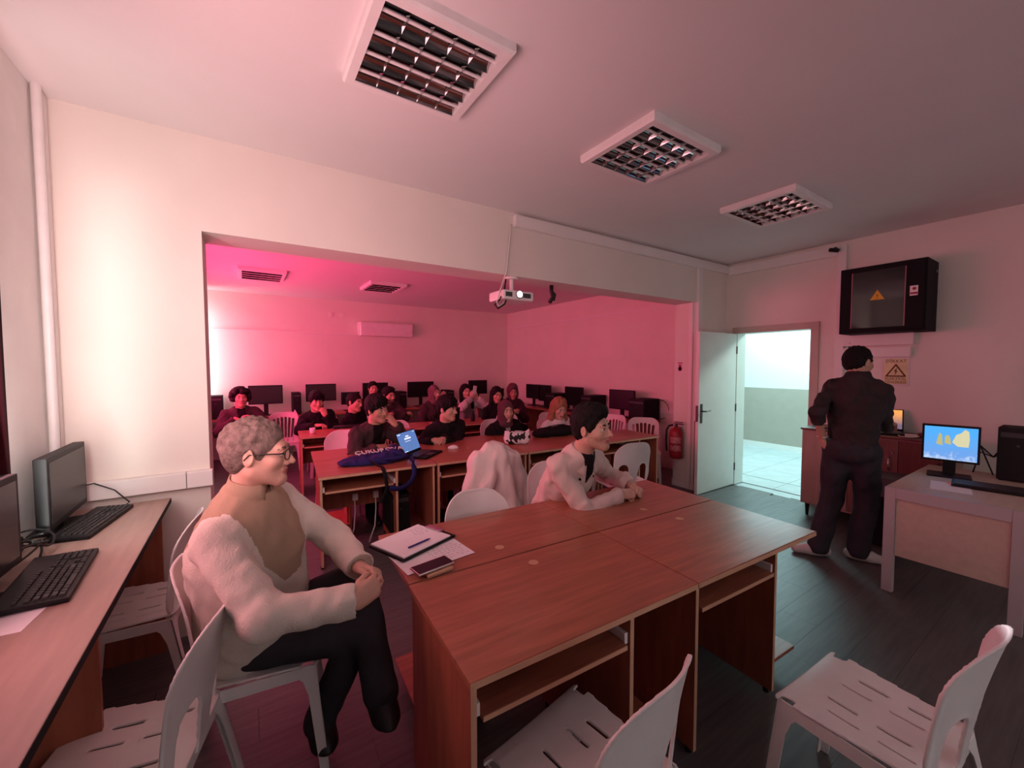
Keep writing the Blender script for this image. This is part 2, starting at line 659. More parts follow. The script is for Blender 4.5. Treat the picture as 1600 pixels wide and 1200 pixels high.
# corridor behind the door
CX = 8.55
struct(box('corridor_floor', (XR + 0.0, 0.0, -0.12), (CX, 9.0, -0.01), 'corridor_tile'))
cf = bpy.data.objects['corridor_floor']
td = MB().box((0, 0, -0.01), (0.594, 0.594, 0.0)).build('tile', 'corridor_tile', cf)
tdat = td.data
bpy.data.objects.remove(td)
for i in range(5):
    for j in range(8):
        o = bpy.data.objects.new('tile', tdat)
        C.objects.link(o)
        o.parent = cf
        o.location = (XR + 0.2 - 0.17 + i * 0.6, 1.3 + j * 0.6, 0)
        if i == 0: o.location.x = XR + 0.205; o.scale.x = 0.68
struct(box('wall_corridor', (CX, 0, 1.17), (CX + 0.1, 9, 2.95), 'ceiling_paint'))
struct(box('wall_corridor_dado', (CX - 0.004, 0, 0), (CX + 0.1, 9, 1.17), 'wall_dado'))
struct(box('baseboard_corridor', (CX - 0.02, 0, 0), (CX, 9, 0.09), 'trunking'))
struct(box('ceiling_corridor', (XR + 0.2, 0, 2.95), (CX, 9, 3.0), 'ceiling_paint'))
struct(box('wall_corridor_end', (XR + 0.2, 8.9, 0), (CX, 9, 2.95), 'ceiling_paint'))
struct(box('wall_corridor_near', (XR + 0.2, -0.1, 0), (CX, 0, 2.95), 'ceiling_paint'))
# door frame and leaf
df = MB()
df.box((XR - 0.02, DY0 - 0.07, 0), (XR + 0.0, DY0 + 0.012, DZ + 0.07)).box((XR - 0.02, DY1 - 0.0, 0), (XR + 0.0, DY1 + 0.05, DZ + 0.07))
df.box((XR - 0.02, DY0 + 0.012, DZ - 0.012), (XR + 0.0, DY1, DZ + 0.07))
struct(df.build('trim_1', 'frame_wood'))
df = MB().box((XR, DY0, 0), (XR + 0.21, DY0 + 0.012, DZ)).box((XR, DY1 - 0.012, 0), (XR + 0.21, DY1, DZ)).box((XR, DY0 + 0.012, DZ - 0.012), (XR + 0.21, DY1 - 0.012, DZ))
struct(df.build('trim_17', 'door_paint'))
dl = struct(MB().box((4.645, 2.885, 0.008), (5.495, 2.925, 2.035), bev=0.004).build('door_1', 'door_paint'))
hp = MB().box((4.685, 2.878, 0.90), (4.725, 2.886, 1.14), bev=0.003)
hp.build('handle_plate', 'dark_metal', dl)
MB().tube([(4.705, 2.885, 1.05), (4.705, 2.84, 1.05), (4.72, 2.832, 1.05), (4.82, 2.832, 1.055)], 0.009).build('door_handle', 'dark_metal', dl)
MB().box((4.64, 2.89, 0.92), (4.647, 2.92, 1.12)).build('lock_plate', 'dark_metal', dl)
for z in (0.25, 1.05, 1.82):
    MB().cyl((5.50, 2.882, z - 0.05), (5.50, 2.882, z + 0.05), 0.009).build('hinge', 'dark_metal', dl)

# cable trunking and pipes, each run its own piece of the setting
def trunk(n, lo, hi, lab=None):
    return struct(MB().box(lo, hi, bev=0.004).build('trim_%d' % n, 'trunking'))


trunk(2, (2.02, YP0 - 0.05, 2.845), (XR, YP0, 2.945))
trunk(3, (XR - 0.05, 1.80, 2.82), (XR, YP0 - 0.05, 2.935))
trunk(4, (XR - 0.05, 1.72, 0.95), (XR, 1.80, 2.93))
trunk(5, (XR - 0.06, 1.16, 1.82), (XR, 1.72, 1.97))
trunk(6, (XR - 0.05, 1.18, 1.70), (XR, 1.72, 1.80))
t7 = trunk(7, (-0.83, YP0 - 0.055, 0.905), (-0.305, YP0, 0.998))
t8 = trunk(8, (-0.302, YP0 - 0.055, 0.905), (-0.18, YP0, 0.998))
trunk(9, (4.82, YP0 - 0.035, 0.9), (4.90, YP0, 2.86))
trunk(10, (OX1 - 0.03, YP0 + 0.03, 0.0), (OX1, YP0 + 0.08, 2.42))
struct(MB().cyl((-0.805, 2.935, 0), (-0.805, 2.935, ZC), 0.019, n=20).build('trim_11', 'white_plastic'))
trunk(12, (-0.83, 2.968, 0.9), (-0.808, 2.985, ZC))
trunk(13, (-0.83, 3.0, 0.9), (-0.80, 3.048, ZC))
trunk(14, (XR - 0.03, YP1, 0.86), (XR, 8.5, 0.95))
struct(MB().box((-0.8, YB - 0.03, 2.235), (1.9, YB, 2.26)).build('trim_15', 'trunking'))
struct(MB().box((XR - 0.015, YP1, 2.52), (XR, 8.55, 2.545)).build('trim_16', 'trunking'))
bb = struct(MB().box((OX1 - 0.02, YP0 - 0.02, 0), (OX1 + 0.2, YP1, 0.08)).build('baseboard_pillar', 'trunking'))


# ------------------------------------------------------------------ ceiling lights
def ceiling_light(name, label, loc, w_=0.58, d=0.58, nx=5, ny=4, group=None):
    t = empty(name, loc, 0, label, 'ceiling light', group)
    z0, z1 = -0.048, 0.0
    fr = 0.045
    mb = MB()
    hx, hy = w_ / 2, d / 2
    vs = []
    for (e, z) in ((0.0, z1), (0.0, z0 + 0.012), (0.008, z0), (fr, z0), (fr, -0.008)):
        vs += [(-hx + e, -hy + e, z), (hx - e, -hy + e, z), (hx - e, hy - e, z), (-hx + e, hy - e, z)]
    fs = [(4 * i + j, 4 * i + (j + 1) % 4, 4 * i + 4 + (j + 1) % 4, 4 * i + 4 + j) for i in range(4) for j in range(4)] + [(16, 17, 18, 19)]
    mb.add(vs, fs)
    mb.build('frame', 'white_plastic', t)
    ix, iy = hx - fr, hy - fr
    for r in range(ny):
        y0 = -iy + 2 * iy * r / ny
        y1 = -iy + 2 * iy * (r + 1) / ny
        yc = (y0 + y1) / 2
        vs, fs = [], []
        prof = []
        for k in range(9):
            s = k / 8
            y = y0 + (y1 - y0) * s
            zz = z0 + 0.005 + 0.026 * (1 - (2 * s - 1) ** 4)
            prof.append((y, zz))
        for (y, zz) in prof:
            vs += [(-ix, y, zz), (ix, y, zz)]
        for k in range(8):
            fs.append((2 * k, 2 * k + 1, 2 * k + 3, 2 * k + 2))
        rf = mesh_obj('reflector', vs, fs, 'mirror_metal', t)
        MB().cyl((-ix, yc, z0 + 0.020), (ix, yc, z0 + 0.020), 0.008, n=10).build('lamp_tube', 'white_plastic', rf)
        for c in range(1, nx):
            x = -ix + 2 * ix * c / nx
            bl = MB()
            bl.add([(x - 0.004, y0, z0 + 0.026), (x - 0.004, y1, z0 + 0.026), (x, y1, z0 + 0.006), (x, y0, z0 + 0.006),
                    (x + 0.004, y0, z0 + 0.026), (x + 0.004, y1, z0 + 0.026)],
                   [(0, 1, 2, 3), (3, 2, 5, 4)])
            bl.build('louver_blade', 'mirror_metal', t)
    return t


g = 'louvred ceiling lights of the front room'
ceiling_light('ceiling_light', 'nearest and largest louvred square ceiling light at the top of the picture', (0.70, 1.755, ZC), 0.58, 0.58, group=g)
ceiling_light('ceiling_light', 'middle louvred square ceiling light in the row of three', (2.17, 1.715, ZC), 0.64, 0.57, group=g)
ceiling_light('ceiling_light', 'farthest louvred square ceiling light, above the doorway side', (3.81, 1.70, ZC), 0.69, 0.58, group=g)
ceiling_light('ceiling_light', 'dim square ceiling light in the pink back room near the window side', (0.23, 6.68, ZCB), 0.56, 0.70, group='ceiling lights of the back room')
ceiling_light('ceiling_light', 'dim square ceiling light in the pink back room nearer the wall air conditioner', (1.90, 6.68, ZCB), 0.56, 0.70, group='ceiling lights of the back room')


# ------------------------------------------------------------------ desks
def desk(label, loc, rz, W=1.0, D=0.58, H=0.75, inner=0.64, end=False, group=None, shelf=True):
    t = empty('computer_desk', loc, rz, label, 'desk', group)
    tp = MB().box((0.0015, 0, H - 0.025), (W - 0.0015, D, H), bev=0.003).build('desktop', 'cherry', t)
    MB().box((0.002, -0.0015, H - 0.023), (W - 0.002, 0.0, H - 0.003)).build('edge_strip', 'edge_band', tp)
    MB().cyl((W * 0.53, D - 0.10, H - 0.001), (W * 0.53, D - 0.10, H + 0.0012), 0.022, n=20).build('cable_hole_cover', 'edge_band', tp)
    xs = [0.012, inner] + ([W - 0.03] if end else [])
    for x in xs:
        p = MB().box((x, 0.02, 0.02), (x + 0.018, D - 0.01, H - 0.025)).build('side_panel', 'cherry_dark', t)
        MB().box((x, 0.0185, 0.02), (x + 0.018, 0.02, H - 0.026)).build('edge_strip', 'edge_band', p)
    MB().box((0.03, D - 0.08, 0.32), (inner, D - 0.062, H - 0.026)).build('back_panel', 'cherry_dark', t)
    tr = MB().box((0.048, 0.015, H - 0.145), (inner - 0.018, 0.36, H - 0.127), bev=0.002).build('keyboard_tray', 'cherry', t)
    MB().box((0.049, 0.0135, H - 0.144), (inner - 0.019, 0.015, H - 0.128)).build('edge_strip', 'edge_band', tr)
    for x in (0.030, inner - 0.016):
        MB().box((x, 0.03, H - 0.135), (x + 0.016, 0.40, H - 0.095), bev=0.002).build('tray_runner', 'white_plastic', t)
    MB().box((inner * 0.62, 0.10, H - 0.165), (inner * 0.62 + 0.03, 0.13, H - 0.146)).build('tray_catch', 'white_plastic', t)
    if shelf:
        x1 = (W - 0.03) if end else W - 0.06
        MB().box((inner + 0.018, 0.06, 0.10), (x1, D - 0.02, 0.118), bev=0.002).build('computer_shelf', 'cherry', t)
        MB().box((inner + 0.018, D - 0.08, 0.118), (inner + 0.036, D - 0.06, H - 0.026)).build('back_rail', 'cherry_dark', t)
    for x in xs:
        for y in (0.05, D - 0.05):
            MB().cyl((x + 0.009, y, 0), (x + 0.009, y, 0.021), 0.014, n=10).build('foot', 'black_plastic', t)
    return t


def off(o, rz, x, y):
    return (o[0] + x * math.cos(rz) - y * math.sin(rz), o[1] + x * math.sin(rz) + y * math.cos(rz), 0)


gA = 'cherry computer desks pushed together in the front room'
o0, r0 = (0.49, 0.958), -0.047
desk('cherry computer desk nearest the camera, keyboard tray over a tucked white chair', off(o0, r0, 0, 0), r0, group=gA)
desk('cherry desk with open side shelf, above the empty white chair', off(o0, r0, 1.003, 0), r0, W=0.985, group=gA, inner=0.62)
desk('cherry desk holding the clipboard, papers and phone', off(o0, r0, 1.003, 1.123), r0 + PI, D=0.535, group=gA)
desk('cherry desk under the forearms of the man in the pink-beige jacket', off(o0, r0, 1.985, 1.123), r0 + PI, W=0.98, D=0.535, group=gA)
gB = 'cherry desks in the opening between the rooms'
o1, r1 = (0.45, 3.43), -0.075
desk('front desk carrying the blue tote bag strap, left end of the opening row', off(o1, r1, 0, 0), r1, W=0.955, inner=0.60, end=True, group=gB)
desk('front desk behind the draped pale coat, second in the opening row', off(o1, r1, 0.96, 0), r1, W=0.955, inner=0.60, end=True, group=gB)
desk('front desk right of the black and white pouch in the opening row', off(o1, r1, 1.92, 0), r1, W=0.955, inner=0.60, end=True, group=gB)
desk('front desk at the right end of the opening row, beside the fire extinguisher pillar', off(o1, r1, 2.88, 0), r1, W=0.93, inner=0.60, end=True, group=gB)
desk('rear desk under the elbows of the man resting his chin on his hand', off(o1, r1, 0.955, 1.11), r1 + PI, W=0.955, D=0.52, group=gB)
desk('rear desk before the smiling man in a black hoodie', off(o1, r1, 1.915, 1.11), r1 + PI, W=0.955, D=0.52, group=gB)
desk('rear desk before the woman in the dark headscarf and black jacket', off(o1, r1, 2.875, 1.11), r1 + PI, W=0.955, D=0.52, group=gB)
gC = 'desks of the second row in the pink back room'
o2, r2 = (0.53, 5.50), -0.06
desk('back room desk with a keyboard and a small white cup, far left of its row', off(o2, r2, 0, 0), r2, W=1.0, end=True, group=gC)
desk('back room desk in the middle of its row, behind the slatted chairs', off(o2, r2, 1.005, 0), r2, W=1.0, end=True, group=gC)
desk('back room desk at the right of its row, before the woman holding up a phone', off(o2, r2, 2.01, 0), r2, W=1.0, end=True, group=gC)


def bench(name, label, lo, hi, z, m_top, n, axis):
    t = empty(name, (0, 0, 0), 0, label, 'desk')
    MB().box((lo[0], lo[1], z - 0.028), (hi[0], hi[1], z), bev=0.003).build('desktop', m_top, t)
    for i in range(n + 1):
        s = i / n
        if axis == 1:
            y = lo[1] + 0.02 + (hi[1] - lo[1] - 0.06) * s
            MB().box((lo[0] + 0.02, y, 0), (hi[0] - 0.04, y + 0.02, z - 0.028)).build('support_panel', 'cherry_dark', t)
        else:
            x = lo[0] + 0.02 + (hi[0] - lo[0] - 0.06) * s
            MB().box((x, lo[1] + 0.04, 0), (x + 0.02, hi[1] - 0.02, z - 0.028)).build('support_panel', 'cherry_dark', t)
    if axis == 1:
        MB().box((hi[0] - 0.001, lo[1], z - 0.026), (hi[0] + 0.0015, hi[1], z - 0.002)).build('edge_strip', 'black_matte', t)
    return t


bench('long_desk', 'long brown wall desk along the left windows carrying two keyboards', (-0.82, -0.6), (-0.375, 2.985), 0.868, 'bench_top', 3, 1)
bench('long_desk', 'long dark desk along the pink back wall under the row of monitors', (-0.78, 8.0), (5.45, 8.57), 0.75, 'cherry', 6, 0)
bench('long_desk', 'long dark desk along the right wall of the pink back room', (4.93, 4.05), (5.48, 7.98), 0.75, 'cherry', 4, 1)


# ------------------------------------------------------------------ plastic chairs
def flat_shape(sd, u0, u1, v0, v1, h, t_in, t_rim, rim, mapf):
    """a plate with a rounded outline sd(u, v) and thicker rim, bent by mapf(u, v, w)"""
    hw = 0.0022
    nu, nv = int((u1 - u0) / h) + 3, int((v1 - v0) / h) + 3
    tm = max(t_in, t_rim) + 2 * hw
    nw = int(2 * tm / hw) + 2
    U = (u0 - h + np.arange(nu) * h)[:, None, None]
    V = (v0 - h + np.arange(nv) * h)[None, :, None]
    W = (-tm + np.arange(nw) * hw)[None, None, :]
    s = sd(U, V)
    t = t_in + (t_rim - t_in) * np.clip(1 + s / rim, 0, 1)
    D = np.maximum(s, np.abs(W) - t)
    vs, fs = nets(D.astype(np.float32), (u0 - h, v0 - h, -tm), (h, h, hw))
    return mapf(vs[:, 0], vs[:, 1], vs[:, 2]), fs


def rbox(U, V, cu, cv, hu, hv, r):
    qx = np.abs(U - cu) - hu + r
    qy = np.abs(V - cv) - hv + r
    return np.minimum(np.maximum(qx, qy), 0) + np.sqrt(np.maximum(qx, 0) ** 2 + np.maximum(qy, 0) ** 2) - r


def cap2(U, V, a, b, ra, rb):
    ab = (b[0] - a[0], b[1] - a[1])
    L = ab[0] ** 2 + ab[1] ** 2
    t = np.clip(((U - a[0]) * ab[0] + (V - a[1]) * ab[1]) / L, 0, 1)
    return np.sqrt((U - a[0] - t * ab[0]) ** 2 + (V - a[1] - t * ab[1]) ** 2) - (ra + (rb - ra) * t)


CHAIR = {}


def chair_parts(kind, h=0.007):
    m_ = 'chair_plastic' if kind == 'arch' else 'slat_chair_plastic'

    def back_sd(U, V):
        o = rbox(U, V, 0, 0.20, 0.205 - 0.02 * (V - 0.2), 0.245, 0.10 if kind == 'slat' else 0.15)
        o = np.maximum(o, -(V + 0.0))
        if kind == 'arch':
            for sgn in (-1, 1):
                hole = cap2(U, V, (sgn * 0.100, 0.035), (sgn * 0.108, 0.165), 0.062, 0.050)
                o = np.maximum(o, -hole)
        else:
            for i in range(6):
                x = -0.125 + 0.05 * i
                o = np.maximum(o, -cap2(U, V, (x * 0.86, 0.045), (x * 1.05, 0.36 - 0.25 * abs(x)), 0.015, 0.017))
        return o

    def back_map(u, v, w_):
        z = 0.43 + v * 0.985
        y = -0.205 - 0.10 * v - 0.28 * v * v * 0.6 + 1.35 * u * u * np.clip(0.55 + v, 0, 1)
        return np.stack([u * (1.0 + 0.12 * v), y + w_, z - w_ * 0.25], 1)

    def seat_sd(U, V):
        o = rbox(U, V, 0, 0, 0.205 + 0.02 * (V / 0.2), 0.205, 0.03)
        for sgn in (-1, 1):
            o = np.maximum(o, -rbox(U, V, sgn * 0.225, 0.165, 0.035, 0.022, 0.01))
            for k, (x, y) in enumerate(((0.055, 0.06), (0.125, 0.035), (0.055, -0.075), (0.125, -0.10))):
                o = np.maximum(o, -cap2(U, V, (sgn * x, y - 0.04), (sgn * x, y + 0.04), 0.0052, 0.0052))
        return o

    def seat_map(u, v, w_):
        z = 0.445 - 0.012 * np.cos(u * 7) * np.cos(v * 6) + 0.006 - 0.35 * np.maximum(v - 0.15, 0) ** 2 * 8
        return np.stack([u, v, z + w_], 1)

    bv, bf = flat_shape(back_sd, -0.235, 0.235, -0.02, 0.46, h, 0.003, 0.0065, 0.016, back_map)
    sv, sf = flat_shape(seat_sd, -0.24, 0.24, -0.22, 0.22, min(h, 0.006), 0.0035, 0.006, 0.012, seat_map)
    legs = []
    for sx in (-1, 1):
        for sy in (-1, 1):
            mb = MB()
            cx, cy_2 = sx * 0.207, sy * 0.195
            fx, fy = sx * 0.232, sy * (0.235 if sy > 0 else 0.275)
            for axis in (0, 1):
                n = 8
                vs, fs = [], []
                for k in range(n + 1):
                    s = k / n
                    z = 0.437 * (1 - s)
                    x = cx + (fx - cx) * s
                    y = cy_2 + (fy - cy_2) * s
                    wd = 0.042 + 0.055 * max(0, 1 - s * 5) ** 1.6 - 0.010 * s
                    t = 0.006
                    if axis == 0:
                        q = [(x, y), (x - sx * wd, y), (x - sx * wd, y - sy * t), (x, y - sy * t)]
                    else:
                        q = [(x, y), (x, y - sy * wd), (x - sx * t, y - sy * wd), (x - sx * t, y)]
                    vs += [(a, b, z) for a, b in q]
                for k in range(n):
                    for j in range(4):
                        fs.append((k * 4 + j, k * 4 + (j + 1) % 4, k * 4 + 4 + (j + 1) % 4, k * 4 + 4 + j))
                fs += [(0, 1, 2, 3), (n * 4, n * 4 + 3, n * 4 + 2, n * 4 + 1)]
                mb.add(vs, fs)
            legs.append(mb)
    skirt = []
    for sx in (-1, 1):
        mb = MB()
        mb.box((sx * 0.204 - 0.003, -0.19, 0.395), (sx * 0.204 + 0.003, 0.19, 0.440))
        skirt.append(mb)
    for sy in (-1, 1):
        mb = MB()
        mb.box((-0.19, sy * 0.195 - 0.003, 0.395), (0.19, sy * 0.195 + 0.003, 0.440))
        skirt.append(mb)
    return bv, bf, sv, sf, legs, skirt, m_


def chair(kind, label, loc, deg, group=None):
    """facing +y at 0 degrees"""
    rz = R(deg)
    if kind in CHAIR:
        o = dup(CHAIR[kind], loc, rz, label, group)
        return o
    bv, bf, sv, sf, legs, skirt, m_ = chair_parts(kind)
    t = empty('plastic_chair', loc, rz, label, 'chair', group)
    mesh_obj('backrest', bv, bf, m_, t)
    mesh_obj('seat', sv, sf, m_, t)
    for l in legs: l.build('leg', m_, t)
    for s in skirt: s.build('apron', m_, t)
    CHAIR[kind] = t
    return t


gF = 'white plastic chairs of the front room'
chair('arch', 'white plastic chair under the seated man in the cream fleece', (0.035, 1.955, 0), -97, gF)
chair('arch', 'white plastic chair tucked under the nearest cherry desk, seen from behind', (0.80, 0.845, 0), 9, gF)
chair('arch', 'empty white plastic chair at the lower right corner', (1.745, 0.435, 0), -3, gF)
chair('arch', 'white plastic chair at the lower left, pushed in at the wall desk', (-0.345, 1.625, 0), 76, gF)
chair('arch', 'white plastic chair in shadow at the far end of the wall desk', (-0.49, 2.64, 0), 84, gF)
chair('arch', 'white plastic chair with solid rounded back, left of the draped coat', (1.12, 1.885, 0), 176, gF)
chair('arch', 'white plastic chair under the man in the pink-beige jacket', (1.89, 2.225, 0), 156, gF)
chair('arch', 'white plastic chair with two openings right of the man in the jacket', (3.24, 2.87, 0), -14, gF)
chair('arch', 'white plastic chair hidden under the draped pale coat', (1.70, 3.00, 0), 8, gF)
gS = 'slatted plastic chairs of the back room'
gR = 'plain plastic chairs of the back room'
chair('arch', 'plain chair behind the man resting his chin on his hand', (0.86, 4.78, 0), 160, gR)
chair('arch', 'plain chair with two openings behind the man in the black hoodie', (2.17, 4.80, 0), 185, gR)
chair('arch', 'plain chair under the woman in the dark headscarf and black jacket', (2.86, 4.62, 0), 178, gR)
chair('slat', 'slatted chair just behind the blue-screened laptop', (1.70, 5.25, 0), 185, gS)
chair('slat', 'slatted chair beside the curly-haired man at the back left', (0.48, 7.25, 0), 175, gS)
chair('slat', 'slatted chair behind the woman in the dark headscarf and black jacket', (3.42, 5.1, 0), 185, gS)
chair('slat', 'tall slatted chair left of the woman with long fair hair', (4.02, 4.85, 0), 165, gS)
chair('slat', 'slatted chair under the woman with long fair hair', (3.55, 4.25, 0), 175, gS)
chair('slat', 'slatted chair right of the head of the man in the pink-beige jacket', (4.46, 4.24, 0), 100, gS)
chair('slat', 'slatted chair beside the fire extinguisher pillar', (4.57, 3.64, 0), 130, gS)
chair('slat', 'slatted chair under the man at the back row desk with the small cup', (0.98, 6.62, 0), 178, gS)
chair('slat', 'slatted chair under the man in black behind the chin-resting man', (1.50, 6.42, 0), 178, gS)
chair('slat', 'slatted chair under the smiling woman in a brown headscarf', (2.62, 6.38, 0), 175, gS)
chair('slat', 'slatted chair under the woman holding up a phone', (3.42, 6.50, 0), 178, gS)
chair('slat', 'slatted chair under the curly-haired man at the back left', (-0.03, 7.25, 0), 185, gS)
# ------------------------------------------------------------------ screens and emissive pictures
def screen_mat(name, top, bottom, strength, noise=0.0, zlo=0.0, zhi=0.3):
    M = bpy.data.materials.new(name)
    M.use_nodes = True
    nt = M.node_tree
    b = nt.nodes['Principled BSDF']
    b.inputs['Base Color'].default_value = (0.01, 0.01, 0.01, 1)
    b.inputs['Roughness'].default_value = 0.25
    tc = nt.nodes.new('ShaderNodeTexCoord')
    sp = nt.nodes.new('ShaderNodeSeparateXYZ')
    nt.links.new(tc.outputs['Object'], sp.inputs[0])
    mr = nt.nodes.new('ShaderNodeMapRange')
    mr.inputs[1].default_value = zlo
    mr.inputs[2].default_value = zhi
    nt.links.new(sp.outputs['Z'], mr.inputs[0])
    nz = nt.nodes.new('ShaderNodeTexNoise')
    nz.inputs['Scale'].default_value = 38
    nz.inputs['Detail'].default_value = 6
    nt.links.new(tc.outputs['Object'], nz.inputs['Vector'])
    ma = nt.nodes.new('ShaderNodeMath')
    ma.operation = 'MULTIPLY_ADD'
    nt.links.new(nz.outputs['Fac'], ma.inputs[0])
    ma.inputs[1].default_value = noise
    nt.links.new(mr.outputs[0], ma.inputs[2])
    rp = nt.nodes.new('ShaderNodeValToRGB')
    rp.color_ramp.elements[0].color = (*bottom, 1)
    rp.color_ramp.elements[1].color = (*top, 1)
    if noise > 0.3:
        e = rp.color_ramp.elements.new(0.40)
        e.color = (0.55, 0.68, 0.90, 1)
        e = rp.color_ramp.elements.new(0.55)
        e.color = (0.16, 0.36, 0.80, 1)
    nt.links.new(ma.outputs[0], rp.inputs[0])
    nt.links.new(rp.outputs[0], b.inputs['Emission Color'])
    b.inputs['Emission Strength'].default_value = strength
    MATS[name] = M


screen_mat('screen_landscape', (0.08, 0.42, 0.95), (0.30, 0.40, 0.72), 0.95, 0.55, 0.06, 0.46)
screen_mat('screen_blue', (0.10, 0.24, 0.62), (0.12, 0.26, 0.60), 0.75, 0.1)
screen_mat('screen_orange', (0.95, 0.38, 0.10), (0.10, 0.10, 0.20), 1.0, 0.2, 0.06, 0.20)
mat('screen_white', (0.6, 0.6, 0.6), 0.5, 0.3, emit=(0.85, 0.92, 1.0), estr=0.9)
mat('rock_print', (0.2, 0.2, 0.1), 0.5, 0.3, emit=(0.62, 0.55, 0.22), estr=0.75)
mat('rock_print_pale', (0.2, 0.2, 0.1), 0.5, 0.3, emit=(0.75, 0.72, 0.45), estr=0.8)
mat('screen_purple', (0.035, 0.010, 0.024), 0.30, 0.5)


# ------------------------------------------------------------------ monitors, computers, keyboards
def monitor(label, loc, rz, W=0.52, Hh=0.31, z0=0.09, depth=0.03, screen='screen_off', group=None, thick=0.016, base=True, name='monitor', bw=0.12):
    """screen faces -y in its own frame; loc is on the desk"""
    t = empty(name, loc, rz, label, 'monitor', group)
    b = MB().box((-W / 2, 0, z0), (W / 2, depth, z0 + Hh), bev=0.004).build('housing', 'black_plastic', t)
    MB().box((-W / 2 + thick, -0.002, z0 + thick * 1.2), (W / 2 - thick, 0.001, z0 + Hh - thick)).build('screen', screen, t)
    if base:
        MB().box((-0.035, depth * 0.4, 0.01), (0.035, depth * 0.4 + 0.03, z0 + 0.08), bev=0.004).build('stand', 'black_plastic', t)
        MB().box((-bw, -0.07 * bw / 0.12 if z0 > 0.06 else -0.03, 0.0), (bw, 0.11, 0.014), bev=0.005).build('base', 'black_plastic', t)
    return t


def tower(label, loc, rz, W=0.17, Hh=0.36, D=0.38, group=None):
    t = empty('computer_tower', loc, rz, label, 'computer', group)
    MB().box((-W / 2, 0.012, 0.008), (W / 2, D, Hh), bev=0.004).build('case', 'black_matte', t)
    MB().box((-W / 2 + 0.003, 0, 0.012), (W / 2 - 0.003, 0.013, Hh - 0.004), bev=0.004).build('front_panel', 'black_plastic', t)
    MB().box((-W / 2 + 0.015, -0.002, Hh - 0.07), (W / 2 - 0.015, 0.001, Hh - 0.035)).build('drive_bay', 'dark_grey', t)
    MB().cyl((0, -0.003, Hh - 0.13), (0, 0.002, Hh - 0.13), 0.009, n=12).build('power_button', 'dark_grey', t)
    for x in (-W / 2 + 0.02, W / 2 - 0.02):
        MB().box((x - 0.012, 0.03, 0), (x + 0.012, D - 0.03, 0.009)).build('foot', 'black_matte', t)
    return t


KEY = {}


def keyboard(label, loc, rz, detail=True, group=None, W=0.445, D=0.15):
    t = empty('keyboard', loc, rz, label, 'keyboard', group)
    Mw = Matrix.Rotation(R(3.0), 4, 'X')
    b = MB().box((-W / 2, -D / 2, 0.004), (W / 2, D / 2, 0.022), bev=0.006, M=Mw)
    b.build('case', 'black_plastic', t)
    if detail:
        for sx in (-1, 1):
            MB().box((sx * W * 0.42 - 0.015, D / 2 - 0.03, 0), (sx * W * 0.42 + 0.015, D / 2 - 0.01, 0.01)).build('foot', 'black_plastic', t)
        def key(x, y, w_, d=0.0155):
            k = (round(w_, 4), round(d, 4))
            if k not in KEY:
                mb = MB()
                a, bq = w_ / 2, d / 2
                mb.add([(-a, -bq, 0), (a, -bq, 0), (a, bq, 0), (-a, bq, 0), (-a + .002, -bq + .002, .007), (a - .002, -bq + .002, .007), (a - .002, bq - .002, .007), (-a + .002, bq - .002, .007)],
                       [(4, 5, 6, 7), (0, 1, 5, 4), (1, 2, 6, 5), (2, 3, 7, 6), (3, 0, 4, 7)])
                o = mb.build('key', 'key_cap', t)
                KEY[k] = o.data
            else:
                o = bpy.data.objects.new('key', KEY[k])
                C.objects.link(o)
                o.parent = t
            p = Mw @ Vector((x, y, 0.0215))
            o.location = p
            o.rotation_euler = (R(3), 0, 0)
        p = 0.0185
        x0 = -W / 2 + 0.018
        y0 = -D / 2 + 0.020
        for i, w_ in enumerate((1.25, 1.25, 1.25, 5.5, 1.25, 1.25, 1.25, 1.25)):
            xx = x0 + p * sum((1.25, 1.25, 1.25, 5.5, 1.25, 1.25, 1.25, 1.25)[:i])
            key(xx + p * w_ / 2, y0, p * w_ - 0.003)
        for r, (lead, n, tail) in enumerate(((2.0, 10, 2.25), (1.75, 11, 1.5), (1.5, 12, 0.75), (1.0, 12, 1.25))):
            y = y0 + p * (r + 1)
            key(x0 + p * lead / 2, y, p * lead - 0.003)
            for k in range(n):
                key(x0 + p * (lead + k + 0.5), y, p - 0.003)
            key(x0 + p * (lead + n + tail / 2), y, p * tail - 0.003)
        for k in range(13):
            key(x0 + p * (k * 1.06 + 0.5), y0 + p * 5.45, p - 0.003, 0.012)
        xa = x0 + p * 14.7
        for k in range(3):
            for r in (3, 4):
                key(xa + p * (k + 0.5), y0 + p * r, p - 0.003)
            key(xa + p * (k + 0.5), y0, p - 0.003)
        key(xa + p * 1.5, y0 + p, p - 0.003)
        xb = xa + p * 3.4
        for k in range(4):
            for r in range(5):
                key(xb + p * (k + 0.5), y0 + p * r, p - 0.003)
    else:
        for r in range(5):
            MB().box((-W / 2 + 0.015, -D / 2 + 0.014 + r * 0.025, 0.02), (W / 2 - 0.015, -D / 2 + 0.034 + r * 0.025, 0.029), M=Mw).build('key_row', 'key_cap', t)
    return t


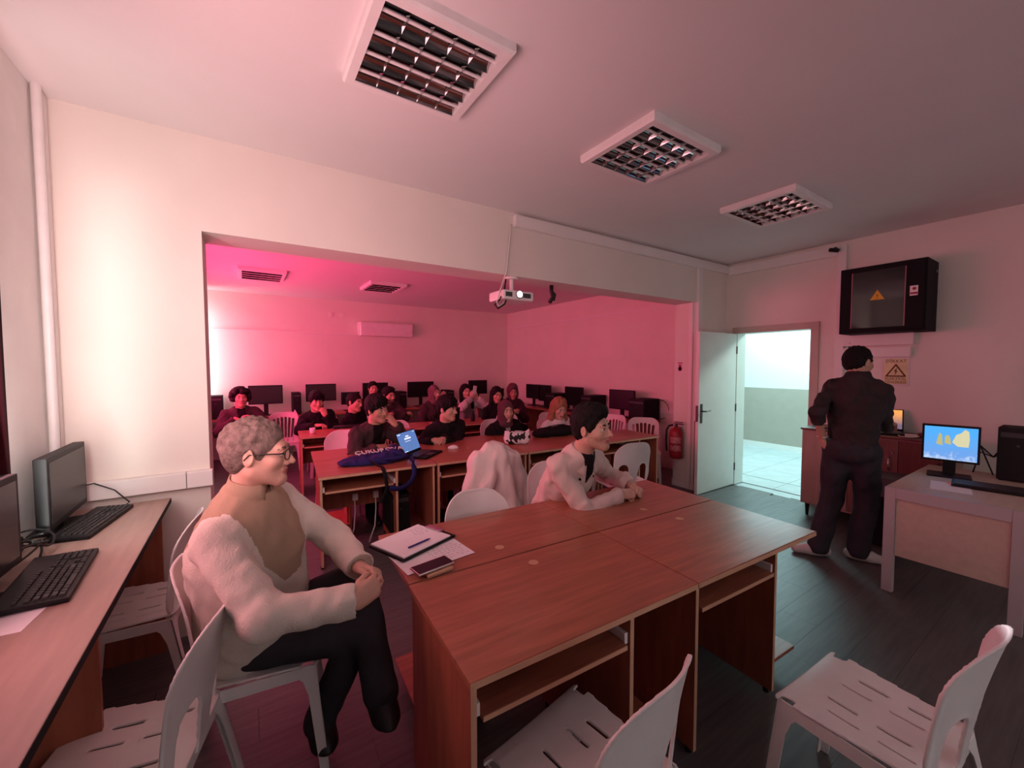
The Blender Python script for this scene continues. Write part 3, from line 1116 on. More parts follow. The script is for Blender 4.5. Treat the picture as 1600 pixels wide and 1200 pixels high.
def laptop(label, loc, rz, screen, open_deg=105, W=0.35, D=0.24):
    t = empty('laptop', loc, rz, label, 'laptop')
    MB().box((-W / 2, -D / 2, 0), (W / 2, D / 2, 0.018), bev=0.005).build('base', 'black_matte', t)
    MB().box((-W / 2 + 0.02, -0.02, 0.018), (W / 2 - 0.02, D / 2 - 0.02, 0.0195)).build('key_field', 'key_cap', t)
    MB().box((-0.05, -D / 2 + 0.015, 0.018), (0.05, -0.035, 0.0190)).build('touchpad', 'dark_grey', t)
    lid = empty('lid', (0, D / 2, 0.016), 0)
    lid.parent = t
    lid.rotation_euler = (R(open_deg - 90) * -1, 0, 0)
    MB().box((-W / 2, -0.004, 0), (W / 2, 0.006, 0.225), bev=0.003).build('lid_shell', 'black_matte', lid)
    MB().box((-W / 2 + 0.010, -0.006, 0.022), (W / 2 - 0.010, -0.0042, 0.216)).build('display', screen, lid)
    return t, lid


# front left wall desk
BZ = 0.868
gk = 'keyboards on the wall desk'
keyboard('large black keyboard at the left edge, nearest on the wall desk', (-0.590, 2.045, BZ), R(93.5), True, gk, D=0.175)
keyboard('slim black keyboard before the grey monitor on the wall desk', (-0.625, 2.685, BZ), R(81), True, gk, D=0.15)
gm = 'monitors on the wall desk'
monitor('black monitor with thick frame standing on the wall desk by the window', (-0.705, 2.715, BZ), R(90), 0.48, 0.315, 0.05, 0.042, 'screen_off_grey', gm, 0.022)
monitor('black monitor cut off by the left picture edge', (-0.70, 1.935, BZ), R(88), 0.48, 0.32, 0.05, 0.042, 'screen_off', gm, 0.022, bw=0.07)
ct = MB()
ct.tube([(-0.76, 2.90, 0.95), (-0.74, 2.955, 1.00), (-0.68, 2.965, 1.005), (-0.60, 2.95, 0.96), (-0.54, 2.93, 0.89), (-0.56, 2.90, 0.876), (-0.62, 2.80, 0.885)], 0.0035)
tag(ct.build('cable', 'cable_black'), 'thin black cable arching above the far keyboard on the wall desk', 'cable')
for k in range(3):
    ct = MB()
    pts = []
    for i in range(26):
        a = i / 25 * 2 * PI * 1.3 + k
        pts.append((-0.735 + (0.045 + 0.010 * k) * math.cos(a), 2.31 + 0.03 * k + 0.085 * math.sin(a), BZ + 0.008 + 0.05 * abs(math.sin(a * 0.7 + k)) + 0.012 * k))
    ct.tube(pts, 0.004)
    tag(ct.build('cable', 'cable_black'), ['black cable coil lying lowest behind the two monitors', 'black cable loop in the middle of the tangle behind the monitors', 'black cable loop topmost of the tangle by the window sill'][k], 'cable')
pw = MB().box((-0.815, 2.40, BZ), (-0.775, 2.46, BZ + 0.06), bev=0.008).build('power_adapter', 'black_plastic')
tag(pw, 'small black power adapter on the desk below the window', 'adapter')
sh = MB().box((0, 0, 0), (0.21, 0.29, 0.0015)).build('paper_sheet', 'paper')
sh.location = (-0.76, 1.72, BZ); sh.rotation_euler = (0, 0, R(-6))
tag(sh, 'sheet of paper under the nearest keyboard at the left edge', 'paper')

# back room computers along the back wall
DZ_ = 0.75
gM = 'switched-off monitors in the pink back room'
gT = 'computer towers in the pink back room'
for lab, x, W, H2, sc in (
        ('grey-screened monitor right of the curly-haired man', 0.29, 0.52, 0.33, 'screen_off_grey'),
        ('monitor behind the man with his hand at his mouth', 1.18, 0.52, 0.32, 'screen_off_grey'),
        ('low monitor left of the man leaning behind the chin-resting man', 1.70, 0.34, 0.24, 'screen_off'),
        ('monitor behind the farthest man against the back wall', 2.18, 0.50, 0.33, 'screen_off'),
        ('wide monitor left of the smiling woman in a brown headscarf', 3.13, 0.58, 0.33, 'screen_off'),
        ('monitor right behind the woman holding up a phone', 4.52, 0.48, 0.32, 'screen_off'),
        ('low monitor in the far corner left of the hooded woman', 5.06, 0.34, 0.20, 'screen_off')):
    monitor(lab, (x, 8.30, DZ_), 0, W, H2, 0.46 + 0.07 - H2 + (0.0 if H2 > 0.3 else -0.06) if H2 > 0.25 else 0.12, 0.03, sc, gM)
for lab, x, W, H2 in (('slim black tower standing right of the slatted chair at the back left', 0.76, 0.13, 0.39), ('black tower behind the bearded man', 2.68, 0.16, 0.34),
                      ('small black tower between the two women at the back wall', 3.74, 0.17, 0.33), ('black tower at the left jamb of the opening', -0.42, 0.19, 0.38)):
    tower(lab, (x, 8.12, DZ_), 0, W, H2, 0.36, gT)
pp = MB()
pp.prism([(0, 0), (0.10, 0), (0.055, 0.10)], -0.002, 0.002, M=Matrix.Translation((0.66, 8.05, 0.752)) @ Matrix.Rotation(R(80), 4, 'X'))
tag(pp.build('folded_paper', 'paper'), 'small folded white paper leaning on the slim tower', 'paper')
# along the right wall
for lab, y, W, H2, sc in (
        ('monitor on the right wall desk nearest the corner', 7.10, 0.52, 0.31, 'screen_off'),
        ('taller monitor overlapping the corner one on the right wall desk', 6.70, 0.40, 0.34, 'screen_off'),
        ('monitor behind the head of the woman with long fair hair', 5.80, 0.50, 0.36, 'screen_off'),
        ('purple-tinted monitor on the right wall desk near the pillar', 4.62, 0.54, 0.33, 'screen_purple')):
    monitor(lab, (5.22, y, DZ_), R(-90), W, H2, 0.44 - H2 + 0.02, 0.03, sc, gM)
for lab, y, W, H2 in (('black tower right of the overlapping monitors by the right wall', 6.35, 0.30, 0.31), ('black tower between the fair-haired woman and the purple-tinted monitor', 5.32, 0.26, 0.33),
                      ('black tower right of the purple-tinted monitor', 4.20, 0.30, 0.34)):
    tower(lab, (5.08, y, DZ_), R(-90), W, H2, 0.38, gT)
ct = MB()
pts = [(5.40, 4.00 + 0.16 * math.cos(a), 0.93 + 0.15 * math.sin(a)) for a in [i / 20 * 2 * PI - 2.2 for i in range(18)]]
ct.tube(pts, 0.005)
tag(ct.build('cable', 'cable_black'), 'looped cable on the wall right of the last tower', 'cable')
keyboard('dark keyboard on the back room desk with the cup', (1.22, 6.02, DZ_), R(-4), False)
mb = MB().lathe([(0.026, 0), (0.032, 0.01), (0.036, 0.075), (0.034, 0.075), (0.030, 0.012), (0.0, 0.012)], 20, M=Matrix.Translation((0.70, 5.72, DZ_)))
tag(mb.build('paper_cup', 'white_plastic'), 'small white cup on the left desk of the back room', 'cup')
mb = MB().lathe([(0.030, 0), (0.034, 0.01), (0.040, 0.105), (0.038, 0.105), (0.033, 0.012), (0.0, 0.012)], 20, M=Matrix.Translation((3.42, 5.70, DZ_)))
tag(mb.build('paper_cup', 'white_plastic'), 'taller pale cup right of the woman holding up a phone', 'cup')

# opening row: laptop with blue screen, mouse, tote, pouch, black bag
lt, lid = laptop('black laptop with a bright blue title screen, turned towards the camera', (1.43, 3.745, DZ_), R(41), 'screen_blue', 112)
lw = MB().box((-0.03, -0.0075, 0.165), (0.025, -0.0058, 0.178)).box((-0.06, -0.0075, 0.142), (0.055, -0.0058, 0.157)).box((-0.065, -0.0075, 0.120), (0.04, -0.0058, 0.124))
lw.box((-0.155, -0.0075, 0.198), (-0.11, -0.0058, 0.206)).box((0.12, -0.0075, 0.198), (0.15, -0.0058, 0.204)).box((-0.155, -0.0075, 0.026), (-0.07, -0.0058, 0.031))
lw.build('screen_text', 'screen_white', lid)
mo = SDF((-0.05, -0.07, -0.02), (0.05, 0.07, 0.06), 0.003)
mo.ell((0, 0, 0.004), (0.034, 0.057, 0.034), 0).plane((0, 0, 0.001), (0, 0, -1))
v, f = mo.mesh()
o = mesh_obj('computer_mouse', v, f, 'white_plastic')
o.location = (1.80, 3.86, DZ_); o.rotation_euler = (0, 0, R(60))
tag(o, 'white computer mouse right of the open laptop', 'mouse')
MB().cyl((-0.004, 0.03, 0.030), (0.004, 0.03, 0.030), 0.008, n=12).build('scroll_wheel', 'dark_grey', o)

mat('navy_fabric', (0.022, 0.020, 0.115), 0.8, 0.2, bump=0.25, bscale=90, var=0.35, vscale=9)
mat('black_fabric', (0.010, 0.009, 0.011), 0.85, 0.2, bump=0.2, bscale=120, var=0.2, vscale=12)
tb = SDF((0.60, 3.30, 0.70), (1.42, 4.25, 0.98), 0.0075)
tb.ell((0.98, 3.72, 0.775), (0.27, 0.15, 0.055), 0.03).ell((0.78, 3.73, 0.77), (0.14, 0.10, 0.035), 0.03)
tb.ell((1.10, 3.74, 0.80), (0.14, 0.11, 0.055), 0.03).ell((1.17, 3.82, 0.81), (0.08, 0.07, 0.055), 0.03).ell((1.0, 3.62, 0.785), (0.10, 0.06, 0.04), 0.03)
tb.wrinkle(0.006, 30, 42, 20, 3).plane((0, 0, 0.7515), (0, 0, -1))
v, f = tb.mesh()
tote = mesh_obj('tote_bag', v, f, 'navy_fabric')
tag(tote, 'crumpled navy tote bag with white lettering beside the laptop', 'bag')


def ribbon(name, pts, w_, m_, parent, up=(0, 0, 1), t=0.003):
    """a flat strap along pts"""
    pts = [Vector(p) for p in pts]
    fine = []
    for i in range(len(pts) - 1):
        p0, p1, p2, p3 = pts[max(i - 1, 0)], pts[i], pts[i + 1], pts[min(i + 2, len(pts) - 1)]
        for k in range(6):
            s = k / 6
            fine.append(0.5 * ((2 * p1) + (p2 - p0) * s + (2 * p0 - 5 * p1 + 4 * p2 - p3) * s * s + (-p0 + 3 * p1 - 3 * p2 + p3) * s ** 3))
    fine.append(pts[-1])
    vs, fs = [], []
    for i, p in enumerate(fine):
        d = (fine[min(i + 1, len(fine) - 1)] - fine[max(i - 1, 0)]).normalized()
        side = d.cross(Vector(up))
        if side.length < 0.2: side = d.cross(Vector((0.3, 1, 0.1)))
        side.normalize()
        nn = side.cross(d).normalized()
        for a, b in ((-1, -1), (1, -1), (1, 1), (-1, 1)):
            vs.append(p + side * (a * w_ / 2) + nn * (b * t / 2))
    for i in range(len(fine) - 1):
        for j in range(4):
            fs.append((i * 4 + j, i * 4 + (j + 1) % 4, i * 4 + 4 + (j + 1) % 4, i * 4 + 4 + j))
    fs += [(0, 1, 2, 3), (len(vs) - 4, len(vs) - 3, len(vs) - 2, len(vs) - 1)]
    return MB().add(vs, fs, 0, True).build(name, m_, parent)


ribbon('strap', [(1.10, 3.66, 0.83), (1.20, 3.58, 0.80), (1.22, 3.45, 0.78), (1.20, 3.375, 0.755), (1.19, 3.345, 0.68), (1.14, 3.34, 0.61), (1.06, 3.345, 0.585), (0.98, 3.35, 0.60)], 0.045, 'navy_fabric', tote, (0, 1, 0.25))
ribbon('strap', [(0.88, 3.60, 0.79), (0.92, 3.47, 0.775), (0.94, 3.40, 0.76), (0.95, 3.368, 0.70), (0.96, 3.36, 0.60), (0.93, 3.36, 0.53), (0.91, 3.37, 0.48)], 0.03, 'black_fabric', tote, (0, 1, 0.25))
ribbon('strap', [(0.97, 3.60, 0.79), (1.06, 3.53, 0.80), (1.16, 3.52, 0.805), (1.24, 3.56, 0.80), (1.25, 3.66, 0.79)], 0.04, 'navy_fabric', tote, (0, 1, 0.4))
tm = Matrix.Translation((1.0, 3.715, 0.850)) @ Matrix.Rotation(R(4), 4, 'Z') @ Matrix.Rotation(R(18), 4, 'X')
text('lettering', 'ÇUKUROVA', 0.080, tm, 'label_white', tote, 0.004)

mp_ = bpy.data.materials.new('cow_print')
mp_.use_nodes = True
nt = mp_.node_tree
b = nt.nodes['Principled BSDF']
nz = nt.nodes.new('ShaderNodeTexNoise'); nz.inputs['Scale'].default_value = 17; nz.inputs['Detail'].default_value = 1.0
tc = nt.nodes.new('ShaderNodeTexCoord'); nt.links.new(tc.outputs['Object'], nz.inputs['Vector'])
rp = nt.nodes.new('ShaderNodeValToRGB'); rp.color_ramp.interpolation = 'CONSTANT'
rp.color_ramp.elements[0].color = (0.01, 0.008, 0.008, 1); rp.color_ramp.elements[1].color = (0.8, 0.76, 0.76, 1); rp.color_ramp.elements[1].position = 0.49
nt.links.new(nz.outputs['Fac'], rp.inputs[0]); nt.links.new(rp.outputs[0], b.inputs['Base Color']); b.inputs['Roughness'].default_value = 0.7
MATS['cow_print'] = mp_
pc = SDF((-0.20, -0.10, -0.02), (0.20, 0.10, 0.20), 0.006)
pc.cap((-0.085, 0, 0.045), (0.085, 0, 0.045), 0.055, k=0.02, front=(0, 1, 0), fl=0.8).cap((-0.095, 0, 0.10), (0.095, 0, 0.10), 0.045, k=0.06, front=(0, 1, 0), fl=0.6)
pc.cap((0.10, 0, 0.12), (0.135, 0, 0.15), 0.012, 0.008, 0.02).cap((-0.10, 0, 0.12), (-0.125, 0, 0.145), 0.012, 0.008, 0.02).wrinkle(0.004, 40, 40, 30, 2).plane((0, 0, 0.002), (0, 0, -1))
v, f = pc.mesh()
o = mesh_obj('pouch', v, f, 'cow_print')
o.location = (2.50, 3.70, DZ_); o.rotation_euler = (0, 0, R(-25))
tag(o, 'black and white cow-patterned pouch standing on the opening row desk', 'pouch')
MB().tube([(-0.09, -0.028, 0.135), (0, -0.03, 0.142), (0.09, -0.028, 0.138)], 0.004).build('zipper', 'metal', o)
bb_ = SDF((-0.45, -0.20, -0.03), (0.45, 0.20, 0.20), 0.009)
bb_.ell((0, 0, 0.05), (0.31, 0.12, 0.065), 0.03).ell((0.14, 0.01, 0.055), (0.15, 0.10, 0.065), 0.04).ell((-0.20, 0, 0.04), (0.12, 0.09, 0.045), 0.04).wrinkle(0.005, 25, 30, 20, 5).plane((0, 0, 0.002), (0, 0, -1))
v, f = bb_.mesh()
o = mesh_obj('handbag', v, f, 'black_fabric')
o.location = (3.20, 3.88, DZ_); o.rotation_euler = (0, 0, R(-5))
tag(o, 'soft black bag lying on the desk before the fair-haired woman', 'bag')
ribbon('strap', [(-0.22, 0, 0.08), (-0.10, -0.02, 0.125), (0.06, -0.02, 0.135), (0.22, 0, 0.10)], 0.025, 'black_fabric', o)
# second laptop, dark, on the back room desk seen from behind
lt2, lid2 = laptop('dark laptop seen from behind, above the man in the black hoodie', (2.55, 5.74, DZ_), R(178), 'screen_off', 100)
bt = MB().lathe([(0.030, 0), (0.033, 0.01), (0.033, 0.10), (0.014, 0.13), (0.014, 0.15), (0.0, 0.15)], 16, M=Matrix.Translation((2.96, 5.62, DZ_)))
tag(bt.build('bottle', 'black_plastic'), 'small dark bottle right of the dark laptop', 'bottle')

# draped coat on the chair back
mat('coat_fabric', (0.72, 0.64, 0.60), 0.85, 0.2, bump=0.15, bscale=80, var=0.05, vscale=6)
ct = SDF((1.22, 2.30, 0.30), (2.02, 3.12, 1.10), 0.0085)
ct.cap((1.47, 2.66, 0.83), (1.70, 2.62, 0.84), 0.085, k=0.05)
ct.cap((1.55, 2.66, 0.94), (1.64, 2.64, 0.94), 0.052, 0.048, k=0.06)
ct.cap((1.46, 2.68, 0.80), (1.41, 2.66, 0.50), 0.105, 0.12, k=0.07)
ct.cap((1.58, 2.64, 0.86), (1.58, 2.60, 0.45), 0.12, 0.15, k=0.07)
ct.cap((1.70, 2.62, 0.82), (1.82, 2.58, 0.46), 0.10, 0.13, k=0.07)
ct.cap((1.64, 2.58, 0.90), (1.43, 2.52, 0.66), 0.050, 0.045, k=0.03).cap((1.43, 2.52, 0.66), (1.44, 2.53, 0.52), 0.045, 0.05, k=0.03)
ct.cap((1.72, 2.58, 0.80), (1.82, 2.52, 0.55), 0.05, 0.04, k=0.03).cap((1.60, 2.53, 0.86), (1.66, 2.46, 0.48), 0.03, 0.05, k=0.04)
ct.wrinkle(0.007, 20, 16, 6, 8).wrinkle(0.006, 42, 34, 12, 21).wrinkle(0.005, 9, 14, 22, 4).plane((0, 0, 0.40), (0, 0, -1))
v, f = ct.mesh()
o = mesh_obj('coat', v, f, 'coat_fabric')
o.location = (0.09, 0.16, 0)
tag(o, 'pale coat draped over a chair back behind the table', 'coat')

# ------------------------------------------------------------------ things on the front table
def flat(name, lab, cat, lo, hi, m_, loc, deg, parent=None, bev=0.0):
    o = MB().box(lo, hi, bev=bev).build(name, m_, parent)
    o.location = loc
    o.rotation_euler = (0, 0, R(deg))
    if lab: tag(o, lab, cat)
    return o


def scribble(parent, x0, x1, y0, y1, n, z, seed):
    rs = random.Random(seed)
    mb = MB()
    for i in range(n):
        y = y1 - (y1 - y0) * (i + 0.5) / n
        x = x0 + rs.random() * 0.02
        while x < x1 - 0.02 * rs.random():
            l = rs.uniform(0.006, 0.022)
            hgt = rs.uniform(-0.002, 0.002)
            mb.box((x, y - 0.0007 + hgt, z), (x + l, y + 0.0007 + hgt, z + 0.0003))
            if rs.random() < 0.6:
                mb.box((x + l * 0.4, y - 0.003, z), (x + l * 0.4 + 0.001, y + 0.003, z + 0.0003))
            x += l + rs.uniform(0.004, 0.012)
    return mb.build('handwriting', 'ink', parent)


TZ = 0.752
cb = flat('clipboard', 'dark clipboard with white sheets and a metal clip on the table', 'clipboard', (-0.165, -0.125, 0), (0.165, 0.125, 0.012), 'black_plastic', (0.665, 1.893, TZ + 0.004), 21, bev=0.003)
MB().box((-0.155, -0.120, 0.012), (0.135, 0.120, 0.018)).build('paper_stack', 'paper', cb)
MB().box((0.125, -0.055, 0.0175), (0.160, 0.055, 0.026), bev=0.004).build('clip', 'metal', cb)
scribble(cb, 0.03, 0.12, 0.0, 0.10, 5, 0.0182, 3)
pn = MB().cyl((-0.06, 0, 0.005), (0.055, 0, 0.005), 0.0045, n=10).cyl((0.055, 0, 0.005), (0.07, 0, 0.005), 0.0042, 0.001, n=10)
pn = pn.build('pen', 'blue_ink')
pn.location = (0.665, 1.815, TZ + 0.023); pn.rotation_euler = (0, 0, R(18))
MB().box((-0.06, -0.0015, 0.009), (-0.02, 0.0015, 0.0105)).build('pen_clip', 'metal', pn)
tag(pn, 'dark blue pen lying across the clipboard', 'pen')
ps = flat('paper_sheet', 'loose handwritten sheet under the clipboard and phone', 'paper', (-0.165, -0.105, 0), (0.165, 0.105, 0.0012), 'paper', (0.695, 1.725, TZ), 5)
scribble(ps, -0.02, 0.15, -0.085, 0.06, 7, 0.0014, 5)
wl = flat('wallet', 'folded pale wallet under the phone', 'wallet', (-0.06, -0.035, 0), (0.06, 0.035, 0.012), 'edge_band', (0.655, 1.572, TZ + 0.0015), 6, bev=0.004)
ph = flat('smartphone', 'black-screened phone with silver edge at the table corner', 'phone', (-0.085, -0.041, 0), (0.085, 0.041, 0.009), 'metal', (0.642, 1.592, TZ + 0.0155), 8, bev=0.003)
MB().box((-0.081, -0.037, 0.009), (0.081, 0.037, 0.0096)).build('display', 'screen_off', ph)

# ------------------------------------------------------------------ projector
pj = empty('projector', (2.05, 3.12, 0), 0, 'small white projector with lit lens hanging from the lintel', 'projector')
MB().box((-0.165, -0.12, 2.20), (0.165, 0.13, 2.285), bev=0.018).build('body', 'white_plastic', pj)
MB().cyl((0.0, -0.10, 2.25), (0.0, -0.135, 2.25), 0.036, n=24).build('lens_ring', 'metal', pj)
mat('lamp_glow', (1, 1, 1), 0.3, 0.5, emit=(1.0, 0.90, 0.95), estr=14)
MB().cyl((0.0, -0.134, 2.25), (0.0, -0.1375, 2.25), 0.026, n=24).build('lens', 'lamp_glow', pj)
MB().box((0.05, -0.1225, 2.225), (0.13, -0.119, 2.265), bev=0.002).build('vent_grille', 'dark_grey', pj)
MB().box((-0.14, -0.1225, 2.225), (-0.07, -0.119, 2.265), bev=0.002).build('vent_grille', 'dark_grey', pj)
MB().cyl((0, 0.0, 2.285), (0, 0.0, 2.42), 0.018, n=14).cyl((0, 0, 2.40), (0, 0, 2.42), 0.06, n=18).box((-0.05, -0.03, 2.285), (0.05, 0.03, 2.30)).build('mount', 'white_plastic', pj)
pjl = bpy.data.lights.new('projector_beam', 'SPOT')
pjl.energy = 950; pjl.spot_size = R(42); pjl.spot_blend = 0.15; pjl.color = (0.95, 0.92, 1.0); pjl.shadow_soft_size = 0.02
pjo = bpy.data.objects.new('projector_beam', pjl); C.objects.link(pjo)
pjo.location = (2.10, 2.95, 2.25); pjo.rotation_euler = Vector((0, -1, -0.12)).to_track_quat('-Z', 'Y').to_euler()
cbm = MB().tube([(1.985, 3.02, 2.86), (1.97, 3.03, 2.7), (1.94, 3.03, 2.45), (1.87, 3.02, 2.28), (1.82, 3.0, 2.16), (1.84, 3.0, 2.13), (1.90, 3.03, 2.16), (1.95, 3.06, 2.22)], 0.006)
tag(cbm.build('cable', 'cable_white'), 'pale cable hanging down the lintel to the projector', 'cable')
cbm = MB().tube([(1.99, 3.12, 2.40), (1.95, 3.08, 2.30), (1.86, 3.02, 2.19), (1.80, 3.0, 2.14), (1.83, 3.0, 2.11), (1.92, 3.03, 2.16), (1.96, 3.06, 2.22)], 0.007)
tag(cbm.build('cable', 'cable_black'), 'black cable looped beside the projector', 'cable')
wb = MB().tube([(2.58, 3.20, 2.42), (2.58, 3.20, 2.36), (2.60, 3.20, 2.31), (2.56, 3.20, 2.25)], 0.02, n=8).tube([(2.585, 3.2, 2.36), (2.62, 3.19, 2.33), (2.60, 3.19, 2.27)], 0.014)
tag(wb.build('cable_bundle', 'cable_black'), 'knotted black cable end hanging under the lintel', 'cable')
sc_ = MB().box((0.35, YF + 0.004, 0.95), (3.2, YF + 0.024, 2.55)).build('projection_screen', 'paper')
tag(sc_, 'white projection screen on the wall behind the viewer', 'screen')

# ------------------------------------------------------------------ air conditioner on the back wall
ac = empty('air_conditioner', (2.46, YB, 0), 0, 'long wall air conditioner high on the pink back wall', 'air conditioner')
MB().box((-0.53, -0.20, 2.22), (0.55, 0, 2.50), bev=0.025).build('body', 'white_plastic', ac)
for k in range(2):
    MB().box((-0.47, -0.205, 2.235 + 0.035 * k), (0.49, -0.198, 2.262 + 0.035 * k), bev=0.003).build('air_flap', 'trunking', ac)
MB().box((-0.545, -0.12, 2.24), (-0.53, -0.02, 2.48)).build('side_cover', 'trunking', ac)
for x, z in ((1.42, 2.62), (1.62, 2.62), (2.72, 2.60)):
    o = MB().cyl((x, YB - 0.012, z), (x, YB, z), 0.045, n=18).build('wall_box_cover', 'trunking')
    tag(o, {1.42: 'left round cover on the back wall above the pipe', 1.62: 'second round cover on the back wall, left of the air conditioner', 2.72: 'round cover just above the air conditioner'}[x], 'wall cover', 'round wall covers')

# ------------------------------------------------------------------ network cabinet
nc = empty('network_cabinet', (XR, 0, 0), 0, 'black wall network cabinet with glass door high on the right wall', 'cabinet')
cy0, cy1, cz0, cz1 = 1.02, 1.66, 1.935, 2.59
xf = -0.37
MB().box((xf, cy0, cz0), (0, cy1, cz1), bev=0.006).build('case', 'black_matte', nc)
gd = MB().box((xf - 0.014, cy0 + 0.012, cz0 + 0.02), (xf, cy1 - 0.012, cz1 - 0.02), bev=0.004).build('door', 'black_matte', nc)
MB().box((xf - 0.017, cy0 + 0.145, cz0 + 0.05), (xf - 0.0135, cy1 - 0.10, cz1 - 0.055)).build('glass_pane', 'glass_dark', gd)
mat('pink_trim', (0.30, 0.10, 0.12), 0.4, 0.5)
for y in (cy0 + 0.142, cy1 - 0.102):
    MB().box((xf - 0.019, y - 0.004, cz0 + 0.05), (xf - 0.014, y + 0.004, cz1 - 0.055)).build('door_trim', 'pink_trim', gd)
Mx = Matrix.Translation((xf - 0.0185, 1.36, 2.29)) @ Matrix(((0, 0, -1, 0), (-1, 0, 0, 0), (0, 1, 0, 0), (0, 0, 0, 1)))
MB().prism([(-0.055, -0.04), (0.055, -0.04), (0, 0.055)], 0, 0.001, M=Mx).build('warning_sticker', 'yellow', gd)
text('warning_mark', '!', 0.06, Mx @ Matrix.Translation((0, -0.012, 0.0015)), 'black_plastic', gd, 0.0004)
MB().box((xf - 0.016, 1.075, 2.255), (xf - 0.013, 1.130, 2.345)).build('maker_label', 'label_white', gd)
MB().box((xf - 0.0168, 1.077, 2.268), (xf - 0.0155, 1.128, 2.285)).build('label_stripe', 'red_paint', gd)
MB().cyl((xf - 0.0168, 1.10, 2.318), (xf - 0.0155, 1.10, 2.318), 0.014, n=16).build('label_emblem', 'red_paint', gd)
MB().cyl((-0.06, cy0 - 0.003, 2.50), (-0.06, cy0 + 0.003, 2.50), 0.012, n=14).build('side_lock', 'metal', nc)
# caution sign
sg = empty('warning_sign', (XR, 0, 0), 0, 'yellowed square high-voltage warning sign below the black cabinet', 'sign')
MB().box((-0.008, 1.19, 1.405), (0, 1.395, 1.70), bev=0.003).build('plate', 'label_white', sg)
MB().box((-0.0095, 1.203, 1.424), (-0.007, 1.382, 1.681)).build('printed_field', 'sign_yellow', sg)
Ms = Matrix.Translation((-0.0098, 1.2925, 1.55)) @ Matrix(((0, 0, -1, 0), (-1, 0, 0, 0), (0, 1, 0, 0), (0, 0, 0, 1)))
tri = MB()
A, B, D_ = Vector((-0.072, -0.045, 0)), Vector((0.072, -0.045, 0)), Vector((0, 0.070, 0))
for p, q in ((A, B), (B, D_), (D_, A)):
    d = (q - p).normalized()
    n_ = Vector((-d.y, d.x, 0)) * 0.0065
    tri.add([Ms @ (p - n_ - d * 0.004), Ms @ (q - n_ + d * 0.004), Ms @ (q + n_ + d * 0.004), Ms @ (p + n_ - d * 0.004)], [(0, 1, 2, 3)])
mat('sign_brown', (0.13, 0.07, 0.02), 0.6, 0.3)
tri.build('triangle', 'sign_brown', sg)
bolt = [(0.010, 0.042), (-0.016, 0.002), (-0.002, 0.004), (-0.008, -0.036), (0.016, 0.010), (0.003, 0.008)]
MB().prism(bolt, 0.0002, 0.0010, M=Ms).build('lightning_bolt', 'sign_brown', sg)
text('sign_text', 'DİKKAT', 0.042, Ms @ Matrix.Translation((0, 0.105, 0.0005)), 'sign_brown', sg, 0.0003)
text('sign_text', 'ELEKTRİK', 0.036, Ms @ Matrix.Translation((0, -0.072, 0.0005)), 'sign_brown', sg, 0.0003)
text('sign_text', 'TEHLİKESİ', 0.034, Ms @ Matrix.Translation((0, -0.108, 0.0005)), 'sign_brown', sg, 0.0003)
# small camera in the corner of the trunking
cm = empty('security_camera', (5.44, 1.82, 2.885), 0, 'small dark bracket camera where the trunking turns down', 'camera')
MB().cyl((0.06, 0, 0.03), (-0.02, 0, 0), 0.016, n=12).build('bracket', 'dark_metal', cm)
MB().cyl((-0.02, 0.03, 0.0), (-0.06, -0.05, -0.03), 0.022, n=14).build('body', 'black_plastic', cm)
wire = MB().tube([(5.47, 1.665, 1.95), (5.465, 1.66, 1.85), (5.47, 1.67, 1.80)], 0.006)
tag(wire.build('cable', 'cable_black'), 'short black cable end hanging under the network cabinet', 'cable')

# ------------------------------------------------------------------ fire extinguisher on the pillar
fe = empty('fire_extinguisher', (4.725, 3.245, 0), 0, 'red fire extinguisher hanging on the pillar', 'fire extinguisher')
MB().lathe([(0.0, 0.395), (0.065, 0.395), (0.080, 0.41), (0.082, 0.44), (0.082, 0.72), (0.072, 0.765), (0.045, 0.79), (0.022, 0.80), (0.022, 0.82), (0, 0.82)], 28).build('cylinder', 'red_paint', fe)
lb = MB()
for (z0, z1) in ((0.60, 0.68), (0.50, 0.575)):
    vs, fs = [], []
    for i in range(13):
        a = PI + R(-20) + i / 12 * R(100)
        for z in (z0, z1):
            vs.append((0.0832 * math.cos(a), 0.0832 * math.sin(a), z))
    fs = [(2 * i, 2 * i + 2, 2 * i + 3, 2 * i + 1) for i in range(12)]
    lb.add(vs, fs, 0, True)
mat('ext_label', (0.55, 0.20, 0.22), 0.5, 0.3, var=0.5, vscale=40)
lb.build('label', 'ext_label', fe)
MB().cyl((0, 0, 0.82), (0, 0, 0.85), 0.018, n=12).box((-0.015, -0.10, 0.845), (0.015, 0.03, 0.857)).box((-0.012, -0.095, 0.868), (0.012, 0.02, 0.878)).build('valve', 'dark_metal', fe)
MB().tube([(-0.01, 0.02, 0.835), (-0.05, 0.07, 0.82), (-0.06, 0.10, 0.76), (-0.06, 0.105, 0.60), (-0.05, 0.10, 0.48)], 0.012).build('hose', 'black_plastic', fe)
MB().cyl((-0.03, 0.0, 0.84), (-0.045, 0.0, 0.84), 0.018, n=14).build('gauge', 'metal', fe)
MB().box((0.07, -0.03, 0.74), (0.095, 0.03, 0.80)).build('bracket', 'metal', fe)
st = empty('wall_sticker', (OX1, 3.265, 1.60), 0, 'faded red extinguisher sticker on the pillar above the extinguisher', 'sticker')
MB().box((-0.002, -0.05, -0.08), (0, 0.05, 0.08)).build('backing', 'label_white', st)
MB().cyl((-0.003, 0.0, -0.03), (-0.0015, 0.0, -0.03), 0.030, n=16).box((-0.003, -0.02, -0.05), (-0.0015, 0.022, 0.03)).box((-0.003, -0.035, 0.04), (-0.0015, 0.035, 0.055)).build('printed_mark', 'red_paint', st)

